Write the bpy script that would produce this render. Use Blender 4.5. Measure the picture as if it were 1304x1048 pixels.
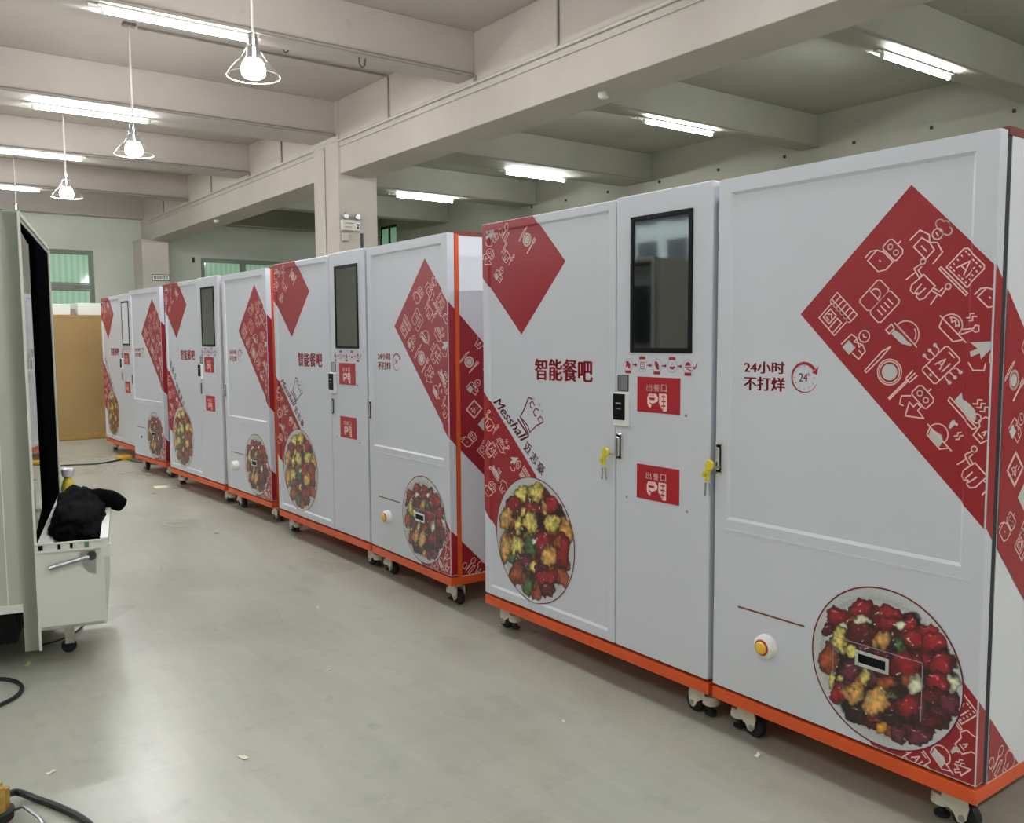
import bpy, bmesh, math, random
import numpy as np
from mathutils import Vector, Matrix
from mathutils.geometry import tessellate_polygon
random.seed(7); rng=np.random.RandomState(3)
S=bpy.context.scene; COL=S.collection
for o in list(bpy.data.objects): bpy.data.objects.remove(o)

# ---------------------------------------------------------------- camera
cam=bpy.data.cameras.new('camera'); camo=bpy.data.objects.new('camera',cam); COL.objects.link(camo)
rt=Vector((0.80374894,-0.5949363,-0.00619984)); up=Vector((0.05457973,0.06335178,0.99649767)); fw=Vector((0.59245987,0.80127233,-0.08339039))
m=Matrix((rt,up,-fw)).transposed().to_4x4(); m.translation=Vector((-2.52607,0,1.48995)); camo.matrix_world=m
cam.sensor_fit='HORIZONTAL'; cam.sensor_width=36; cam.lens=1122.432/1304*36; cam.clip_start=.05; cam.clip_end=200
S.camera=camo
# ---------------------------------------------------------------- world, exposure
w=bpy.data.worlds.new('world'); S.world=w; w.use_nodes=True
bg=w.node_tree.nodes['Background']; bg.inputs[0].default_value=(.80,.88,1,1); bg.inputs[1].default_value=2.2
S.view_settings.view_transform='Standard'; S.view_settings.look='None'; S.view_settings.gamma=1
S.view_settings.exposure=1.0; S.view_settings.use_curve_mapping=False
TUBE_E=140.0; BULB_E=90.0
S.cycles.use_denoising=True
S.cycles.max_bounces=8; S.cycles.diffuse_bounces=5; S.cycles.glossy_bounces=4; S.cycles.transmission_bounces=6
S.cycles.sample_clamp_indirect=4.0; S.cycles.caustics_reflective=False; S.cycles.caustics_refractive=False

# ---------------------------------------------------------------- materials
def srgb(r,g,b):
    f=lambda c:(c/255/12.92) if c/255<=.04045 else ((c/255+.055)/1.055)**2.4
    return (f(r),f(g),f(b),1)
def mat(name,c,rough=.5,metal=0,spec=.5,var=0,scale=3,bump=0,bscale=40,emit=None,es=0,coat=0,trans=0,alpha=1):
    M=bpy.data.materials.new(name); M.use_nodes=True; nt=M.node_tree; b=nt.nodes['Principled BSDF']
    b.inputs['Base Color'].default_value=c; b.inputs['Roughness'].default_value=rough; b.inputs['Metallic'].default_value=metal
    b.inputs['Specular IOR Level'].default_value=spec; b.inputs['Coat Weight'].default_value=coat; b.inputs['Coat Roughness'].default_value=.08
    b.inputs['Transmission Weight'].default_value=trans; b.inputs['Alpha'].default_value=alpha
    if emit: b.inputs['Emission Color'].default_value=emit; b.inputs['Emission Strength'].default_value=es
    tc=nt.nodes.new('ShaderNodeTexCoord')
    if var or True:
        v=max(var,.02)
        n=nt.nodes.new('ShaderNodeTexNoise'); n.inputs['Scale'].default_value=scale; n.inputs['Detail'].default_value=6
        nt.links.new(tc.outputs['Object'],n.inputs['Vector'])
        r=nt.nodes.new('ShaderNodeValToRGB'); r.color_ramp.elements[0].position=.3; r.color_ramp.elements[1].position=.7
        r.color_ramp.elements[0].color=tuple(max(0,x*(1-v)) for x in c[:3])+(1,); r.color_ramp.elements[1].color=tuple(min(1,x*(1+v*.6)) for x in c[:3])+(1,)
        nt.links.new(n.outputs['Fac'],r.inputs['Fac']); nt.links.new(r.outputs['Color'],b.inputs['Base Color'])
    if bump:
        n2=nt.nodes.new('ShaderNodeTexNoise'); n2.inputs['Scale'].default_value=bscale; n2.inputs['Detail'].default_value=4
        nt.links.new(tc.outputs['Object'],n2.inputs['Vector'])
        bp=nt.nodes.new('ShaderNodeBump'); bp.inputs['Strength'].default_value=bump; bp.inputs['Distance'].default_value=.01
        nt.links.new(n2.outputs['Fac'],bp.inputs['Height']); nt.links.new(bp.outputs['Normal'],b.inputs['Normal'])
    return M
M={}
M['cab']=mat('cabinet_paint',srgb(216,217,227),.33,coat=.25,var=.02,scale=2)
M['white']=mat('white_film',srgb(230,230,238),.3,coat=.3)
M['orange']=mat('orange_frame_paint',srgb(226,88,34),.4,var=.08,scale=8)
M['rust']=mat('rust_red_primer',srgb(120,58,44),.6,var=.3,scale=20)
M['red']=mat('red_print_film',srgb(158,25,38),.34,coat=.08,var=.04)
M['redsign']=mat('red_sign_film',srgb(176,26,42),.35)
M['redtxt']=mat('red_print_ink',srgb(168,24,48),.4)
M['pink']=mat('pale_line_print',srgb(250,212,206),.4)
M['ltgrey']=mat('pale_print_fill',srgb(206,204,204),.4)
M['plate']=mat('print_rim_ink',srgb(120,20,50),.4)
M['dark']=mat('black_plastic',srgb(9,10,11),.45,spec=.15)
M['matte']=mat('black_border_film',srgb(8,8,10),.6,spec=0.0)
M['rubber']=mat('black_rubber',srgb(22,22,23),.7)
M['gap']=mat('dark_gap',srgb(40,42,48),.6)
M['sidegrey']=mat('grey_side_sheet',srgb(150,153,165),.4)
M['glass']=mat('display_glass',srgb(20,23,26),.03,spec=.9,coat=1)
M['mirror']=mat('display_mirror_glass',(.42,.44,.46,1),.03,metal=1)
M['glass'].node_tree.nodes['Principled BSDF'].inputs['IOR'].default_value=1.7
M['chrome']=mat('brushed_chrome',(.75,.75,.76,1),.18,metal=1)
M['steel']=mat('grey_zinc_steel',(.45,.45,.46,1),.35,metal=1)
M['castw']=mat('cream_caster_nylon',srgb(214,208,194),.4,var=.1,scale=20)
M['yellow']=mat('yellow_plastic',srgb(228,208,60),.35)
M['btn_y']=mat('yellow_button_cap',srgb(236,196,60),.3,coat=.5)
M['btn_w']=mat('white_button_ring',srgb(236,234,230),.3)
M['btn_r']=mat('red_button_ring',srgb(180,48,36),.4)
M['green']=mat('green_print_ink',srgb(70,130,100),.4)
M['ink']=mat('dark_print_ink',srgb(60,52,60),.4)
M['kiosk']=mat('kiosk_beige_grey_paint',srgb(176,178,164),.4,var=.03)
M['kioskw']=mat('kiosk_white_trim',srgb(212,214,206),.35)
M['carton']=mat('brown_corrugated_card',srgb(160,130,84),.75,var=.10,scale=1.2,bump=.15,bscale=8)
M['foam']=mat('white_foam_board',srgb(222,226,216),.8,var=.04,bump=.1)
M['cloth']=mat('black_jacket_cloth',srgb(8,8,10),.95,spec=.08,var=.3,scale=10,bump=.3,bscale=90)
M['cable']=mat('black_cable_sheath',srgb(24,24,26),.45)
M['paper']=mat('pale_paper_scrap',srgb(226,226,200),.8)
M['ypaper']=mat('yellow_paper_scrap',srgb(206,208,130),.8)
M['conduit']=mat('white_plastic_conduit',srgb(196,188,178),.5,var=.06)
M['conduitd']=mat('dusty_grey_conduit',srgb(140,132,124),.5,var=.06)
M['plug']=mat('dark_wall_plug',srgb(60,56,54),.8)
M['alu']=mat('window_frame_aluminium',srgb(120,126,112),.45)
M['aludk']=mat('dark_window_frame',srgb(46,48,50),.4)
M['straw']=mat('tan_wood_slats',srgb(178,140,72),.6,var=.3,scale=30)
M['tubeglow']=mat('glowing_tube_glass',(1,1,1,1),.5,emit=(.93,.97,1,1),es=TUBE_E)
M['bulbglow']=mat('glowing_bulb',(1,1,1,1),.5,emit=(1,.98,.94,1),es=BULB_E)
M['batten']=mat('white_batten_enamel',srgb(230,230,220),.4)
M['labelpaper']=mat('label_plate',srgb(214,210,200),.5)
def thin_clear():
    Mm=bpy.data.materials.new('clear_acrylic_shade'); Mm.use_nodes=True; nt=Mm.node_tree; nt.nodes.remove(nt.nodes['Principled BSDF'])
    t_=nt.nodes.new('ShaderNodeBsdfTransparent'); g_=nt.nodes.new('ShaderNodeBsdfGlossy'); g_.inputs['Roughness'].default_value=.06; g_.inputs['Color'].default_value=(.9,.9,.9,1)
    lw=nt.nodes.new('ShaderNodeLayerWeight'); lw.inputs['Blend'].default_value=.35; ns=nt.nodes.new('ShaderNodeTexNoise'); ns.inputs['Scale'].default_value=9
    mt=nt.nodes.new('ShaderNodeMath'); mt.operation='MULTIPLY'; mt.inputs[1].default_value=1.1
    nt.links.new(lw.outputs['Facing'],mt.inputs[0]); m2=nt.nodes.new('ShaderNodeMath'); m2.operation='MULTIPLY'; nt.links.new(mt.outputs[0],m2.inputs[0]); nt.links.new(ns.outputs['Fac'],m2.inputs[1])
    mx=nt.nodes.new('ShaderNodeMixShader'); nt.links.new(m2.outputs[0],mx.inputs[0]); nt.links.new(t_.outputs[0],mx.inputs[1]); nt.links.new(g_.outputs[0],mx.inputs[2]); nt.links.new(mx.outputs[0],nt.nodes['Material Output'].inputs['Surface'])
    return Mm
M['capglass']=thin_clear()
M['bstone']=mat('pale_facade',srgb(205,208,196),.8,var=.05)

def paint_wall(name,c1,c2,scale=.6,bump=.12):
    Mm=bpy.data.materials.new(name); Mm.use_nodes=True; nt=Mm.node_tree; b=nt.nodes['Principled BSDF']; b.inputs['Roughness'].default_value=.75
    tc=nt.nodes.new('ShaderNodeTexCoord'); n=nt.nodes.new('ShaderNodeTexNoise'); n.inputs['Scale'].default_value=scale; n.inputs['Detail'].default_value=8; n.inputs['Roughness'].default_value=.6
    nt.links.new(tc.outputs['Object'],n.inputs['Vector'])
    r=nt.nodes.new('ShaderNodeValToRGB'); r.color_ramp.elements[0].position=.35; r.color_ramp.elements[1].position=.65
    r.color_ramp.elements[0].color=c1; r.color_ramp.elements[1].color=c2
    nt.links.new(n.outputs['Fac'],r.inputs['Fac'])
    # small chips / stains
    n3=nt.nodes.new('ShaderNodeTexNoise'); n3.inputs['Scale'].default_value=7; n3.inputs['Detail'].default_value=3; nt.links.new(tc.outputs['Object'],n3.inputs['Vector'])
    r3=nt.nodes.new('ShaderNodeValToRGB'); r3.color_ramp.elements[0].position=.70; r3.color_ramp.elements[1].position=.78; r3.color_ramp.elements[0].color=(0,0,0,1); r3.color_ramp.elements[1].color=(.35,.35,.35,1)
    nt.links.new(n3.outputs['Fac'],r3.inputs['Fac'])
    mx=nt.nodes.new('ShaderNodeMixRGB'); mx.inputs[2].default_value=tuple(x*.75 for x in c1[:3])+(1,)
    nt.links.new(r3.outputs['Color'],mx.inputs[0]); nt.links.new(r.outputs['Color'],mx.inputs[1]); nt.links.new(mx.outputs[0],b.inputs['Base Color'])
    n2=nt.nodes.new('ShaderNodeTexNoise'); n2.inputs['Scale'].default_value=12; nt.links.new(tc.outputs['Object'],n2.inputs['Vector'])
    bp=nt.nodes.new('ShaderNodeBump'); bp.inputs['Strength'].default_value=bump; bp.inputs['Distance'].default_value=.02
    nt.links.new(n2.outputs['Fac'],bp.inputs['Height']); nt.links.new(bp.outputs['Normal'],b.inputs['Normal'])
    return Mm
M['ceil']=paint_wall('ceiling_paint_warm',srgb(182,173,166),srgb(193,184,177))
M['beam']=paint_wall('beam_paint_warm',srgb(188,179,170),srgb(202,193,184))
M['ceilg']=paint_wall('right_bay_paint_dim_light_tone',srgb(156,155,140),srgb(168,167,151))  # dimmer, greenish light of the right bay put into the paint colour
M['wall']=paint_wall('wall_paint',srgb(186,188,176),srgb(200,202,190))

def floor_mat():
    Mm=bpy.data.materials.new('scuffed_epoxy_concrete'); Mm.use_nodes=True; nt=Mm.node_tree; b=nt.nodes['Principled BSDF']
    tc=nt.nodes.new('ShaderNodeTexCoord'); L=nt.links.new
    def noise(s,d=8,vec=None,ro=.6):
        n=nt.nodes.new('ShaderNodeTexNoise'); n.inputs['Scale'].default_value=s; n.inputs['Detail'].default_value=d; n.inputs['Roughness'].default_value=ro
        L(vec or tc.outputs['Object'],n.inputs['Vector']); return n
    def ramp(n,p0,c0,p1,c1):
        r=nt.nodes.new('ShaderNodeValToRGB'); r.color_ramp.elements[0].position=p0; r.color_ramp.elements[1].position=p1
        r.color_ramp.elements[0].color=c0; r.color_ramp.elements[1].color=c1; L(n.outputs['Fac'],r.inputs['Fac']); return r
    base=ramp(noise(.8),.3,srgb(158,158,146),.7,srgb(174,174,162))
    mp=nt.nodes.new('ShaderNodeMapping'); mp.inputs['Scale'].default_value=(5,.7,1); mp.inputs['Rotation'].default_value=(0,0,.6); L(tc.outputs['Object'],mp.inputs['Vector'])
    st=ramp(noise(2.2,10,mp.outputs['Vector'],.7),.40,(0,0,0,1),.80,(.35,.35,.35,1))
    mx=nt.nodes.new('ShaderNodeMixRGB'); mx.inputs[2].default_value=srgb(196,196,184); L(st.outputs['Color'],mx.inputs[0]); L(base.outputs['Color'],mx.inputs[1])
    dk=ramp(noise(7,12,None,.8),.52,(0,0,0,1),.72,(.40,.40,.40,1))
    mx2=nt.nodes.new('ShaderNodeMixRGB'); mx2.inputs[2].default_value=srgb(120,119,108); L(dk.outputs['Color'],mx2.inputs[0]); L(mx.outputs[0],mx2.inputs[1])
    prev=mx2
    spk=ramp(noise(90,2,None,.5),.70,(0,0,0,1),.80,(.18,.18,.18,1)); m4=nt.nodes.new('ShaderNodeMixRGB'); m4.inputs[2].default_value=srgb(92,88,80); L(spk.outputs['Color'],m4.inputs[0]); L(prev.outputs[0],m4.inputs[1])
    mp2=nt.nodes.new('ShaderNodeMapping'); mp2.inputs['Rotation'].default_value=(0,0,.9); mp2.inputs['Scale'].default_value=(.35,1.4,1); L(tc.outputs['Object'],mp2.inputs['Vector'])
    vo=nt.nodes.new('ShaderNodeTexVoronoi'); vo.feature='DISTANCE_TO_EDGE'; vo.inputs['Scale'].default_value=.8; L(mp2.outputs['Vector'],vo.inputs['Vector'])
    rv=nt.nodes.new('ShaderNodeValToRGB'); rv.color_ramp.elements[0].position=.002; rv.color_ramp.elements[0].color=(.10,.10,.10,1); rv.color_ramp.elements[1].position=.008; rv.color_ramp.elements[1].color=(0,0,0,1); L(vo.outputs['Distance'],rv.inputs['Fac'])
    m5=nt.nodes.new('ShaderNodeMixRGB'); m5.inputs[2].default_value=srgb(200,200,190); L(rv.outputs['Color'],m5.inputs[0]); L(m4.outputs[0],m5.inputs[1]); L(m5.outputs[0],b.inputs['Base Color'])
    rr=ramp(noise(1.6,2,None,.4),.2,(.25,.25,.25,1),.8,(.34,.34,.34,1)); L(rr.outputs['Color'],b.inputs['Roughness'])
    bp=nt.nodes.new('ShaderNodeBump'); bp.inputs['Strength'].default_value=.08; bp.inputs['Distance'].default_value=.01
    L(noise(25,6).outputs['Fac'],bp.inputs['Height']); L(bp.outputs['Normal'],b.inputs['Normal']); b.inputs['Specular IOR Level'].default_value=.45
    return Mm
M['floor']=floor_mat()

def pane_mat():
    Mm=bpy.data.materials.new('green_film_window_glass'); Mm.use_nodes=True; nt=Mm.node_tree; b=nt.nodes['Principled BSDF']; L=nt.links.new
    b.inputs['Roughness'].default_value=.08; b.inputs['Coat Weight'].default_value=.8
    tc=nt.nodes.new('ShaderNodeTexCoord'); wv=nt.nodes.new('ShaderNodeTexWave'); wv.inputs['Scale'].default_value=2.6; wv.inputs['Distortion'].default_value=.2
    L(tc.outputs['Object'],wv.inputs['Vector'])
    r=nt.nodes.new('ShaderNodeValToRGB'); r.color_ramp.elements[0].color=srgb(172,198,176); r.color_ramp.elements[1].color=srgb(190,212,192); L(wv.outputs['Fac'],r.inputs['Fac'])
    L(r.outputs['Color'],b.inputs['Base Color'])
    tr=nt.nodes.new('ShaderNodeBsdfTranslucent'); L(r.outputs['Color'],tr.inputs['Color'])
    mx=nt.nodes.new('ShaderNodeMixShader'); mx.inputs[0].default_value=.35; L(b.outputs[0],mx.inputs[1]); L(tr.outputs[0],mx.inputs[2]); L(mx.outputs[0],nt.nodes['Material Output'].inputs['Surface'])
    return Mm
M['pane']=pane_mat()
def photo_print():
    Mm=bpy.data.materials.new('food_photo_print'); Mm.use_nodes=True; nt=Mm.node_tree; b=nt.nodes['Principled BSDF']
    a=nt.nodes.new('ShaderNodeVertexColor'); a.layer_name='print'
    n=nt.nodes.new('ShaderNodeTexNoise'); n.inputs['Scale'].default_value=160; tc=nt.nodes.new('ShaderNodeTexCoord'); nt.links.new(tc.outputs['Object'],n.inputs['Vector'])
    mx=nt.nodes.new('ShaderNodeMixRGB'); mx.blend_type='OVERLAY'; mx.inputs[0].default_value=.35
    nt.links.new(a.outputs['Color'],mx.inputs[1]); nt.links.new(n.outputs['Fac'],mx.inputs[2]); nt.links.new(mx.outputs[0],b.inputs['Base Color'])
    b.inputs['Roughness'].default_value=.3; b.inputs['Coat Weight'].default_value=.3
    return Mm
M['photo']=photo_print()

# ---------------------------------------------------------------- mesh helpers
class MB:
    def __init__(s): s.v=[]; s.f=[]; s.mi=[]; s.cur=0
    def add(s,vs,fs):
        n=len(s.v); s.v+= [tuple(map(float,q)) for q in vs]; s.f+=[tuple(i+n for i in f) for f in fs]; s.mi+=[s.cur]*len(fs); return s
    def box(s,x0,x1,y0,y1,z0,z1):
        vs=[(x,y,z) for x in (x0,x1) for y in (y0,y1) for z in (z0,z1)]
        return s.add(vs,[(0,1,3,2),(4,6,7,5),(0,4,5,1),(2,3,7,6),(0,2,6,4),(1,5,7,3)])
    def frame(s,x0,x1,y0,y1,z0,z1,t):
        # rectangular frame in the xz plane with bar width t
        s.box(x0,x0+t,y0,y1,z0,z1); s.box(x1-t,x1,y0,y1,z0,z1); s.box(x0+t,x1-t,y0,y1,z0,z0+t); s.box(x0+t,x1-t,y0,y1,z1-t,z1); return s
    def tube(s,pts,r,n=10,caps=True):
        pts=[Vector(p) for p in pts]; rr=r if hasattr(r,'__len__') else [r]*len(pts)
        vs=[];prev=None
        for i,p in enumerate(pts):
            d=(pts[min(i+1,len(pts)-1)]-pts[max(i-1,0)]).normalized()
            a=prev if prev is not None else (Vector((0,0,1)) if abs(d.z)<.9 else Vector((1,0,0)))
            x=(a-d*a.dot(d)).normalized(); y=d.cross(x); prev=x
            for k in range(n):
                t=2*math.pi*k/n; vs.append(p+(x*math.cos(t)+y*math.sin(t))*rr[i])
        fs=[(i*n+k,i*n+(k+1)%n,(i+1)*n+(k+1)%n,(i+1)*n+k) for i in range(len(pts)-1) for k in range(n)]
        if caps: fs+= [tuple(range(n))[::-1], tuple((len(pts)-1)*n+k for k in range(n))]
        return s.add(vs,fs)
    def lathe(s,prof,n=24,c=(0,0,0),axis='z'):
        vs=[]
        for r,h in prof:
            for k in range(n):
                t=2*math.pi*k/n; a,b=r*math.cos(t),r*math.sin(t)
                vs.append({'z':(c[0]+a,c[1]+b,c[2]+h),'y':(c[0]+a,c[1]+h,c[2]+b),'x':(c[0]+h,c[1]+a,c[2]+b)}[axis])
        return s.add(vs,[(i*n+k,i*n+(k+1)%n,(i+1)*n+(k+1)%n,(i+1)*n+k) for i in range(len(prof)-1) for k in range(n)])
    def build(s,name,mats,parent=None,smooth=False,bevel=0,fix=True):
        me=bpy.data.meshes.new(name); me.from_pydata(s.v,[],s.f)
        mats=mats if isinstance(mats,list) else [mats]
        for mm in mats: me.materials.append(M[mm] if isinstance(mm,str) else mm)
        me.polygons.foreach_set('material_index',s.mi)
        if fix:
            bm=bmesh.new(); bm.from_mesh(me); bmesh.ops.recalc_face_normals(bm,faces=bm.faces); bm.to_mesh(me); bm.free()
        if smooth:
            me.polygons.foreach_set('use_smooth',[True]*len(me.polygons)); 
            try: me.set_sharp_from_angle(angle=math.radians(35))
            except Exception: pass
        me.update()
        o=bpy.data.objects.new(name,me); COL.objects.link(o)
        if parent: o.parent=parent
        if bevel:
            b=o.modifiers.new('bevel','BEVEL'); b.width=bevel; b.segments=2; b.limit_method='ANGLE'
        return o
def thing(name,label,cat,loc=(0,0,0),rz=0,group=None):
    o=bpy.data.objects.new(name,None); COL.objects.link(o); o.location=loc; o.rotation_euler=(0,0,rz); o.empty_display_size=.1
    o['label']=label; o['category']=cat
    if group: o['group']=group
    return o
def tag(o,label,cat,group=None):
    o['label']=label; o['category']=cat
    if group: o['group']=group
    return o
def struct(o,label=None,cat=None):
    o['kind']='structure'
    if label: o['label']=label
    if cat: o['category']=cat
    return o
def copy_tree(o,parent=None):
    c=o.copy(); COL.objects.link(c)
    if parent: c.parent=parent
    for ch in [x for x in ALL if x.parent==o]: ALL.append(copy_tree(ch,c))
    return c
ALL=[]

# ---------------------------------------------------------------- the room
XM=2.78; ZS=4.65; ZC=4.19; ZB=3.69
X0,X1,Y0,Y1=-6.0,8.73,-4.0,21.3
struct(MB().box(X0-.1,X1+.1,Y0-.1,Y1+.1,-.2,0).build('floor','floor'),'grey-green scuffed concrete workshop floor','floor')
cl=struct(MB().box(X0-.1,3.0,Y0-.1,Y1+.1,ZS,ZS+.2).build('ceiling','ceil'),'warm grey painted slab over the aisle, left of the long beam','ceiling')
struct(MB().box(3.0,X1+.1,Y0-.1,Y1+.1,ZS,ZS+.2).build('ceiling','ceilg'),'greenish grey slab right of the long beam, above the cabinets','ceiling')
beams=[(-2.1,-1.8),(1.2,1.5),(4.66,4.96),(7.80,8.10),(11.1,11.80),(14.36,14.90),(17.70,18.0),(21.0,21.3)]
bn=['off behind','off right','near one at upper right','','','','','']
b=struct(MB().box(XM,3.31,Y0,Y1,ZB,ZS).build('beam','beam',bevel=.01),'long deep painted beam running over the row toward the back column','beam')
order=['behind the camera','beside the camera','over the nearest right hand tube light','second from the camera','meeting the middle column','fourth from the camera','fifth from the camera','against the back wall']
for (a,c),od in zip(beams,order):
    o=MB().box(X0,XM,a,c,ZC,ZS).build('beam','ceil',bevel=.008); struct(o,'shallow cross beam left of the long beam, '+od,'beam')
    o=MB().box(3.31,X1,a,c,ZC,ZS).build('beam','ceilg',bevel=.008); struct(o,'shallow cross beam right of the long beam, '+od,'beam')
struct(MB().box(2.75,3.33,11.01,11.79,0,ZS).build('column','beam',bevel=.012),'square painted column standing behind the second machine pair','column')
struct(MB().box(2.60,3.17,20.56,21.3,0,3.70).box(2.58,3.19,20.54,21.3,3.66,3.70).build('column','beam',bevel=.01),'painted column at the back wall carrying a small sign','column')
struct(MB().box(X0-.15,X0,Y0,Y1,0,.9).box(X0-.15,X0,Y0,Y1,3.1,ZS).box(X0-.15,X0,Y0,6.4,.9,3.1).box(X0-.15,X0,8.9,12.4,.9,3.1).box(X0-.15,X0,14.9,Y1,.9,3.1).build('wall_left','wall'))
struct(MB().box(X0,X1,Y0-.15,Y0,0,ZS).build('wall_front','wall'))
# right wall with high window
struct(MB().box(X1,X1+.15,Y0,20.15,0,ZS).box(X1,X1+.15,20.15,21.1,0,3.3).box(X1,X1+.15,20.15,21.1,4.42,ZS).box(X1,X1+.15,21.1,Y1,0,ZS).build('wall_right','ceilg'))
# back wall with two window openings
W1=(-.9,1.76,1.2,3.46); W2=(4.10,7.6,1.2,3.42)
mb=MB()
def wallx(x0,x1,z0,z1): mb.box(x0,x1,Y1,Y1+.2,z0,z1)
wallx(X0,W1[0],0,ZS); wallx(W1[0],W1[1],0,W1[2]); wallx(W1[0],W1[1],W1[3],ZS); wallx(W1[1],W2[0],0,ZS); wallx(W2[0],W2[1],0,W2[2]); wallx(W2[0],W2[1],W2[3],ZS); wallx(W2[1],X1,0,ZS)
struct(mb.build('wall_back','wall'))
def window(name,x0,x1,z0,z1,mull,trans):
    f=MB().frame(x0,x1,Y1+.03,Y1+.11,z0,z1,.06)
    for q in mull: f.box(q-.035,q+.035,Y1+.03,Y1+.11,z0+.06,z1-.06)
    xs=[x0+.06]+[t for q in mull for t in (q-.035,q+.035)]+[x1-.06]
    o=struct(f.build(name,'alu'))
    for i in range(0,len(xs),2):
        MB().box(xs[i],xs[i+1],Y1+.035,Y1+.105,trans-.05,trans+.05).build('transom','alu',o)
        for za,zb in ((z0+.06,trans-.05),(trans+.05,z1-.06)):
            MB().box(xs[i],xs[i+1],Y1+.06,Y1+.066,za,zb).build('pane','pane',o)
            MB().frame(xs[i]+.01,xs[i+1]-.01,Y1+.05,Y1+.08,za+.01,zb-.01,.03).build('sash','alu',o)
    return o
window('window_1',*W1,[.43],2.66); window('window_2',*W2,[5.12,6.3],2.66)
# side window high on the right wall
f=MB(); 
def fr(mb_,x0,x1,y0,y1,z0,z1,t):
    mb_.box(x0,x1,y0,y0+t,z0,z1); mb_.box(x0,x1,y1-t,y1,z0,z1); mb_.box(x0,x1,y0+t,y1-t,z0,z0+t); mb_.box(x0,x1,y0+t,y1-t,z1-t,z1); return mb_
o=struct(fr(MB(),X1+.03,X1+.09,20.15,21.1,3.3,4.42,.06).build('window_3','aludk'))
MB().box(X1+.03,X1+.09,20.58,20.64,3.36,4.36).build('mullion','aludk',o)
for ya,yb in ((20.21,20.58),(20.64,21.04)): MB().box(X1+.06,X1+.065,ya,yb,3.36,4.36).build('pane','pane',o)
# left wall windows (seen mirrored in the order screens)
clear=mat('clear_window_glass',(.9,.95,.95,1),.02,trans=1); clear.node_tree.nodes['Principled BSDF'].inputs['IOR'].default_value=1.1
for nm,ya,yb in (('window_4',6.4,8.9),('window_5',12.4,14.9)):
    o=fr(MB(),X0-.12,X0-.04,ya,yb,.9,3.1,.09).build(nm,'aludk'); struct(o)
    q=(ya+yb)/2
    MB().box(X0-.12,X0-.04,q-.06,q+.06,.99,3.01).build('mullion','aludk',o); MB().box(X0-.115,X0-.045,ya+.09,yb-.09,1.62,1.74).build('transom','aludk',o)
    for a_,b_ in ((ya+.09,q-.06),(q+.06,yb-.09)):
        for za,zb in ((.99,1.62),(1.74,3.01)): MB().box(X0-.09,X0-.085,a_,b_,za,zb).build('pane',clear,o)
# neighbouring building outside the left windows
bo=thing('apartment_building','pale building outside the left wall, seen only mirrored in the order screen','building',(-20,22,0))
mbw=MB().box(-3,0,-9,9,0,12); mbw.build('wall','bstone',bo)
mbw=MB()
for k in range(12):
    for j in range(7): mbw.box(0,.05,-8.5+k*1.4,-7.6+k*1.4,.6+j*1.6,1.6+j*1.6)
wo=mbw.build('window_rows','aludk',bo); wo['kind']='stuff'
# dark plugs along the right wall
wr=bpy.data.objects['wall_right']
for y in (4.0,5.09,6.1,7.2,8.34,9.6,10.9,12.2,13.4,14.48):
    p=MB().box(X1-.03,X1,y-.015,y+.015,4.13,4.17).build('plug','plug',wr)
p=MB().box(3.9,3.95,Y1-.03,Y1,3.3,3.42).build('plug','plug',bpy.data.objects['wall_back'])
# ---- conduits
def cond(name,label,pts,r,m_='conduit',sq=False):
    o=MB().tube(pts,r,4 if sq else 8).build(name,m_,smooth=not sq); return tag(o,label,'conduit')
cond('conduit','long pale conduit running along the aisle face of the deep beam',[(XM-.022,-3.9,4.12),(XM-.022,20.5,4.12)],.018)
cond('conduit','second thin pale conduit just under the long one on the deep beam',[(XM-.014,-3.9,4.04),(XM-.014,20.5,4.04)],.008)
mids=[3.2,6.35,9.556,12.9,16.2,19.3]; 
names=['nearest the camera','over the nearest pendant lamp','over the second pendant lamp','over the third pendant lamp','over the farthest pendant lamp','by the back wall']
for y,nn in zip(mids,names):
    cond('conduit','thin conduit crossing the slab and dropping down the deep beam, '+nn,[(-.08,y+.07,ZS-.02),(XM-.03,y+.07,ZS-.02),(XM-.012,y+.07,ZS-.05),(XM-.012,y+.07,4.145)],.012,'conduitd')
tn=['nearest','second','third','fourth','fifth']
for (a,c),nn in zip(beams[2:7],tn):
    y=a-.03
    cond('conduit','straight lighting conduit along the near edge of the left cross beam, %s from the camera'%nn,[(-3.5,y,4.2),(XM-.03,y,4.2),(XM-.012,y,4.19),(XM-.012,y,4.13)],.02,'conduitd')
    cond('conduit','straight lighting conduit on the right bay cross beam, %s from the camera'%nn,[(3.33,y,4.19),(X1,y,4.19)],.014,'conduitd')
cond('conduit','flat vertical trunking down the aisle face of the middle column',[(2.735,11.42,ZB+.4),(2.735,11.42,.02)],.022,'conduit',True)

# ---------------------------------------------------------------- tube lights
def tube_light(x,y,label,z=4.15,proto=None,group=None):
    t=thing('tube_light',label,'light',(x,y,z),0,group)
    MB().box(-.03,1.30,-.035,.035,.02,.038).box(-.10,-.03,-.02,.02,.01,.03).build('batten','batten',t)
    MB().tube([(.03,0,-.012),(1.24,0,-.012)],.014,10).build('glass_tube','tubeglow',t,smooth=True)
    MB().box(0,.028,-.018,.018,-.03,.022).build('lamp_holder','batten',t); MB().box(1.242,1.27,-.018,.018,-.03,.022).build('lamp_holder','batten',t)
    return t
tube_light(-.80,7.88,'glowing tube light at the top left, nearest of the left hand tubes')
tube_light(-.79,11.50,'glowing tube light second from the top on the left, behind the second pendant')
tube_light(-.98,14.42,'glowing tube light third down on the left, cut by the left picture edge')
tube_light(-1.04,17.80,'glowing tube light lowest and farthest on the left')
tube_light(5.45,4.84,'glowing tube light at the upper right, above the nearest cabinet')
tube_light(5.42,7.98,'glowing tube light second from the right, above the order cabinet with the white screen door')
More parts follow.
